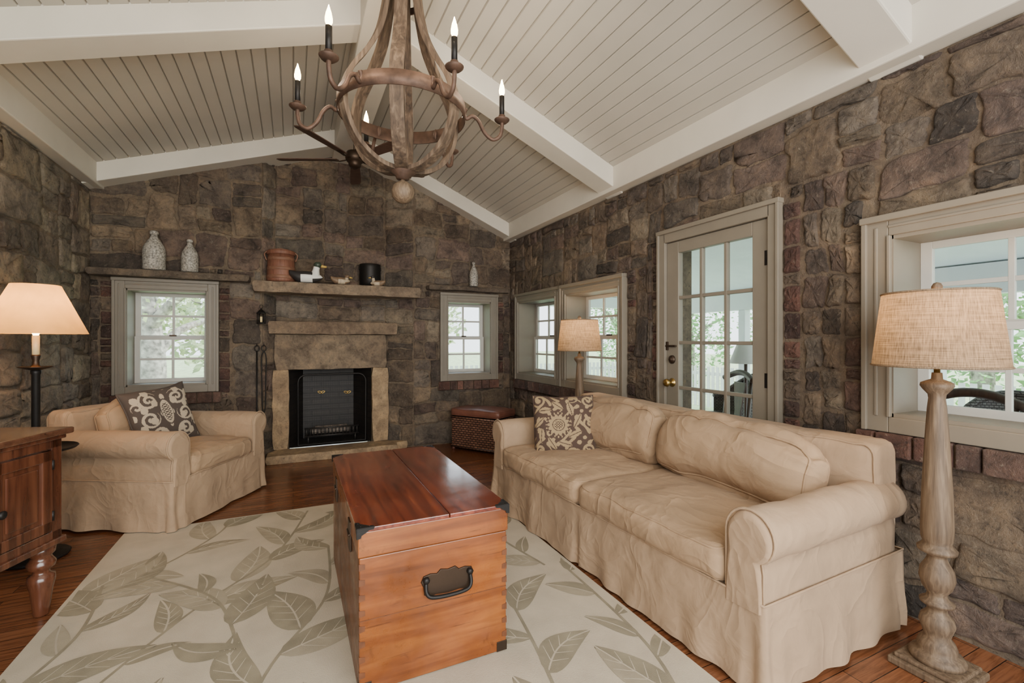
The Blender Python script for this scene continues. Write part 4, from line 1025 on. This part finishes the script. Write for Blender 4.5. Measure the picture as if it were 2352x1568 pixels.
# ------------------------------------------------------------------ ceiling fan
FC=Vector((.55,4.77,0)); fan=thing('ceiling_fan','dark brown five blade ceiling fan hanging near the fireplace','ceiling fan',(.55,4.77,3.0))
mb=MB(); mb.lathe([(.02,3.28),(.065,3.33),(.07,3.369)],FC,20); mb.build('canopy',m_bronze,fan,world=True)
mb=MB(); mb.lathe([(.013,3.14),(.013,3.29)],FC,10); mb.build('downrod',m_bronze,fan,world=True)
mb=MB(); mb.lathe([(.03,3.16),(.075,3.145),(.09,3.11),(.09,3.08),(.075,3.05),(.06,3.045),(.06,3.02),(.05,3.0),(.02,2.99)],FC,24); mb.build('motor_housing',m_bronze,fan,world=True)
for k in range(5):
    d=dirv(180+72*k); tn=Vector((-d.y,d.x,0)); mb=MB()
    wdr=(tn*.98-Vector((0,0,.2))).normalized()
    st_=[(.17,.042),(.24,.048),(.5,.056),(.68,.058),(.735,.05),(.755,.034)]
    V=[]
    for r,h in st_:
        c=FC+d*r+Vector((0,0,3.075)); V+=[c-wdr*h-Vector((0,0,.004)),c+wdr*h-Vector((0,0,.004)),c+wdr*h+Vector((0,0,.004)),c-wdr*h+Vector((0,0,.004))]
    Fc=[(3,2,1,0),tuple(4*(len(st_)-1)+q for q in range(4))]
    for i in range(len(st_)-1):
        for q in range(4): Fc.append((4*i+q,4*i+(q+1)%4,4*i+4+(q+1)%4,4*i+4+q))
    mb.add(V,Fc); bl=mb.build('blade',m_fan,fan,world=True)
    mb=MB(); mb.strip([FC+d*.085+Vector((0,0,3.07)),FC+d*.15+Vector((0,0,3.058)),FC+d*.25+Vector((0,0,3.066))],lambda i:wdr,lambda i:Vector((0,0,1)),.035,.006); mb.build('bracket',m_bronze,bl)

# ------------------------------------------------------------------ outside
mb=MB(); mb.box(-40,45,5.9,60,-.5,-.4); mb.box(2.95,45,-30,5.9,-.5,-.4); st(mb.build('ground_lawn',m_grass))
mb=MB(); mb.box(2.9,6.1,-3,7.2,-.2,-.04); st(mb.build('porch_floor',m_deck))
mb=MB(); mb.hexa([(2.9,-3.2,2.50),(6.4,-3.2,1.98),(6.4,7.4,1.98),(2.9,7.4,2.50),(2.9,-3.2,2.6),(6.4,-3.2,2.08),(6.4,7.4,2.08),(2.9,7.4,2.6)]); st(mb.build('porch_ceiling',m_pceil))
mb=MB(); mb.box(5.95,6.10,-3,7.2,1.74,2.03); st(mb.build('porch_beam',m_porch))
mb=MB(); mb.box(2.9,6.1,7.05,7.2,1.9,2.1); st(mb.build('porch_end_beam',m_porch))
for i in range(9):
    y=-2.1+i*1.13
    mb=MB(); mb.box(5.96,6.08,y-.055,y+.055,-.04,1.74); mb.box(5.93,6.11,y-.08,y+.08,-.04,.08); tag(mb.build('porch_post',m_porch,bevel=.008),'square white post holding up the porch roof outside','post','white posts along the porch edge')
def picket(x0,y0,x1,y1,label):
    a=Vector((x0,y0,0));b=Vector((x1,y1,0)); d=(b-a).normalized(); n=Vector((-d.y,d.x,0)); L=(b-a).length; k=int(L/.14)
    def bx(mb,s0,s1,z0,z1,o0,o1):
        mb.hexa([a+d*s0+n*o0+Vector((0,0,z0)),a+d*s1+n*o0+Vector((0,0,z0)),a+d*s1+n*o1+Vector((0,0,z0)),a+d*s0+n*o1+Vector((0,0,z0)),a+d*s0+n*o0+Vector((0,0,z1)),a+d*s1+n*o0+Vector((0,0,z1)),a+d*s1+n*o1+Vector((0,0,z1)),a+d*s0+n*o1+Vector((0,0,z1))])
    f=thing('picket_fence',label,'fence',(x0,y0,-.4)); mb=MB()
    for i in range(k): bx(mb,i*.14,i*.14+.08,-.4,.62,0,.02)
    mb.build('pickets',m_white,f,world=True)
    for z in (-.1,.40):
        mb=MB(); bx(mb,0,L,z,z+.08,.02,.06); mb.build('rail',m_white,f,world=True)
picket(2.0,11.5,9.4,11.5,'white picket fence seen through window right of the fireplace'); picket(9.5,11.4,9.5,-3,'white picket fence beyond the porch seen through the glass door')
def tree(x,y,h,r,label,mat,trunk=.16,n=1500,seed=0,low=.35,ls=1.0):
    rr=random.Random(seed); t=thing('tree',label,'tree',(x,y,-.4),0)
    mb=MB(); mb.tube(catmull([(0,0,0),(.05,.02,h*.25),(-.05,.05,h*.5),(.02,0,h*.8)],5),[trunk*(1-.045*i) for i in range(16)],9)
    for k in range(7):
        a=k*2.4+seed; z=h*(.22+.06*k); mb.tube(catmull([(0,0,z),(.3*r*math.cos(a),.3*r*math.sin(a),z+.12*h),(.8*r*math.cos(a),.8*r*math.sin(a),z+.18*h)],5),[trunk*.45*(1-.07*i) for i in range(11)],6)
    mb.build('trunk',m_bark,t)
    mb=MB()
    for i in range(n):
        while True:
            q=Vector((rr.uniform(-1,1),rr.uniform(-1,1),rr.uniform(-1,1)))
            if .3<q.length<1: break
        p=Vector((q.x*r,q.y*r,h*(low+(1-low)*.5*(1+q.z)))); p+=noise.noise_vector(p*.8)*.3
        s=rr.uniform(.05,.11)*ls; a=Vector((rr.uniform(-1,1),rr.uniform(-1,1),rr.uniform(-.6,.6))).normalized(); b=a.orthogonal().normalized()
        mb.add([p-a*s,p+b*s*.5,p+a*s,p-b*s*.5],[(0,1,2,3)],0,False)
    mb.build('foliage',mat,t,recalc=False)
TR=[(-2.4,10.5,5.5,2.2,'grey trunked spring tree on the lawn behind the armchair window',m_leafp,.28,1500,1,.34,.9),
    (-8.5,22,6,3.0,'left of two pale trees far behind the armchair window',m_leafp,.2,2600,2,.05,2.2),(-2.2,22,6,3.0,'right of two pale trees far behind the armchair window',m_leafp,.2,2600,12,.05,2.2),(4.6,22,6,3.0,'green tree far behind the small fireplace window',m_leafp,.2,2600,3,.05,2.2),
    (11.6,14.6,6,1.5,'bushy green tree seen through the left window of the pair',m_leafg,.2,3000,4,.05),(11.6,11.0,6,1.5,'green tree by the fence seen through the right window of the pair',m_leafg,.15,3000,5,.05),
    (11.6,7.5,6,1.5,'tall green tree seen through the left panes of the glass door',m_leafg,.2,3000,6,.05),(11.6,4.0,6,1.5,'leafy tree seen through the right panes of the glass door',m_leafg,.2,3000,7,.05),
    (11.6,.5,6.5,1.5,'leafy tree beyond the porch behind the right window',m_leafg,.2,3000,8,.05)]
for q in TR: tree(*q)
def side_chair(x,y,rz,label):
    t=thing('dining_chair',label,'chair',(x,y,-.04),rz)
    mb=MB(); mb.box(-.22,.22,-.21,.21,.43,.46); mb.build('seat',m_darkwood,t,bevel=.01)
    for sx in (-.19,.19):
        mb=MB(); mb.tube([(sx,-.18,.43),(sx,-.18,0)],[.022,.016],8); mb.build('leg',m_darkwood,t)
        mb=MB(); mb.tube([(sx,.22,0),(sx,.19,.43),(sx,.24,.95)],.019,8); mb.build('leg',m_darkwood,t)
    mb=MB(); pr=[(-.05,.46),(.05,.46),(.045,.6),(.075,.78),(.09,.9),(-.09,.9),(-.075,.78),(-.045,.6)]
    n=len(pr); V=[(a,.205+(z-.46)*.09,z) for a,z in pr]+[(a,.22+(z-.46)*.09,z) for a,z in pr]
    mb.add(V,[tuple(range(n)),tuple(range(2*n-1,n-1,-1))]+[(i,(i+1)%n,n+(i+1)%n,n+i) for i in range(n)]); mb.build('back_splat',m_darkwood,t)
    mb=MB(); mb.tube(catmull([(-.24,.23,.93),(-.1,.255,.985),(0,.258,1.0),(.1,.255,.985),(.24,.23,.93)],4),.03,8); mb.build('top_rail',m_darkwood,t)
def wicker(x,y,rz,label):
    t=thing('wicker_chair',label,'chair',(x,y,-.04),rz)
    mb=MB(); cushion(mb,(.6,.56,.14),.05,0,0,1,8,0,Matrix.Translation((0,0,.36))); mb.build('seat',m_greywick,t,merge=True)
    V=[];Fc=[];n=18
    for i in range(n+1):
        a=math.radians(-20+220*i/n); h=.62+.32*max(0,math.sin(a))
        for z in (.25,.45,h): V.append((.34*math.cos(a),.32*math.sin(a)+ (z-.3)*.12*max(0,math.sin(a)),z))
    for i in range(n):
        for k in range(2): Fc.append((3*i+k,3*i+3+k,3*i+4+k,3*i+1+k))
    mb=MB(); mb.add(V,Fc,0,True); mb.tube([V[3*i+2] for i in range(n+1)],.025,8); mb.build('wraparound_back',m_greywick,t)
    for sx in (-.25,.25):
        for sy in (-.22,.22):
            mb=MB(); mb.tube([(sx,sy,0),(sx,sy,.32)],.022,8); mb.build('leg',m_greywick,t)
side_chair(3.95,3.38,-PI/2-.3,'dark wooden side chair on porch seen through the glass door')
side_chair(3.70,1.36,-PI/2+.2,'dark wooden side chair on porch seen through right window')
wicker(4.9,3.95,-2.0,'grey wicker armchair on porch seen through the glass door'); wicker(4.5,1.35,-1.2,'grey wicker armchair on porch seen through right window')
t=thing('porch_lamp','slim standing lamp with white shade on the porch','lamp',(4.50,3.48,-.04))
mb=MB(); mb.lathe([(.14,0),(.14,.02),(.03,.04),(.018,.08),(.018,1.1),(.01,1.12)],seg=16); mb.build('pole',m_darkwood,t)
mb=MB(); mb.lathe([(.17,1.08),(.08,1.32)],seg=24,caps=False); mb.build('lamp_shade',m_white,t,recalc=False)

# ------------------------------------------------------------------ light, world, camera
wd=bpy.data.worlds.new('sky'); SC.world=wd; wd.use_nodes=True; nt=wd.node_tree; bg=nt.nodes['Background']
tc=nd(nt,'ShaderNodeTexCoord'); sp=nd(nt,'ShaderNodeSeparateXYZ'); nt.links.new(tc.outputs['Generated'],sp.inputs[0])
r=ramp(nt,[(0,(.90,.95,.97)),(.15,(.92,.97,1)),(.6,(.70,.86,1))]); nt.links.new(sp.outputs[2],r.inputs[0]); nt.links.new(r.outputs[0],bg.inputs[0]); bg.inputs[1].default_value=3.8
sl=bpy.data.lights.new('sun','SUN'); sl.energy=7; sl.angle=.06; sl.color=(1,.97,.92); so=bpy.data.objects.new('sun',sl); so.rotation_euler=(0,math.radians(50),0); COL.objects.link(so)
def alight(loc,target,size,sy,e,col):
    l=bpy.data.lights.new('fill','AREA'); l.shape='RECTANGLE'; l.size=size; l.size_y=sy; l.energy=e; l.color=col
    o=bpy.data.objects.new('fill',l); o.location=loc; o.rotation_euler=(Vector(target)-Vector(loc)).to_track_quat('-Z','Y').to_euler(); COL.objects.link(o)
alight((.1,-1.2,2.0),(.3,6,1.4),3.6,1.8,180,(1,.94,.86))
alight((.2,-.9,.5),(.6,2.8,3.2),3.0,.8,45,(1,.94,.86))
cam=bpy.data.cameras.new('cam'); cam.lens=36*F/2352; cam.sensor_width=36; cam.sensor_fit='HORIZONTAL'; cam.shift_y=-4/2352; cam.clip_start=.05
co=bpy.data.objects.new('camera',cam); co.location=(0,0,HC); co.rotation_euler=(PI/2,0,-TH); COL.objects.link(co); SC.camera=co
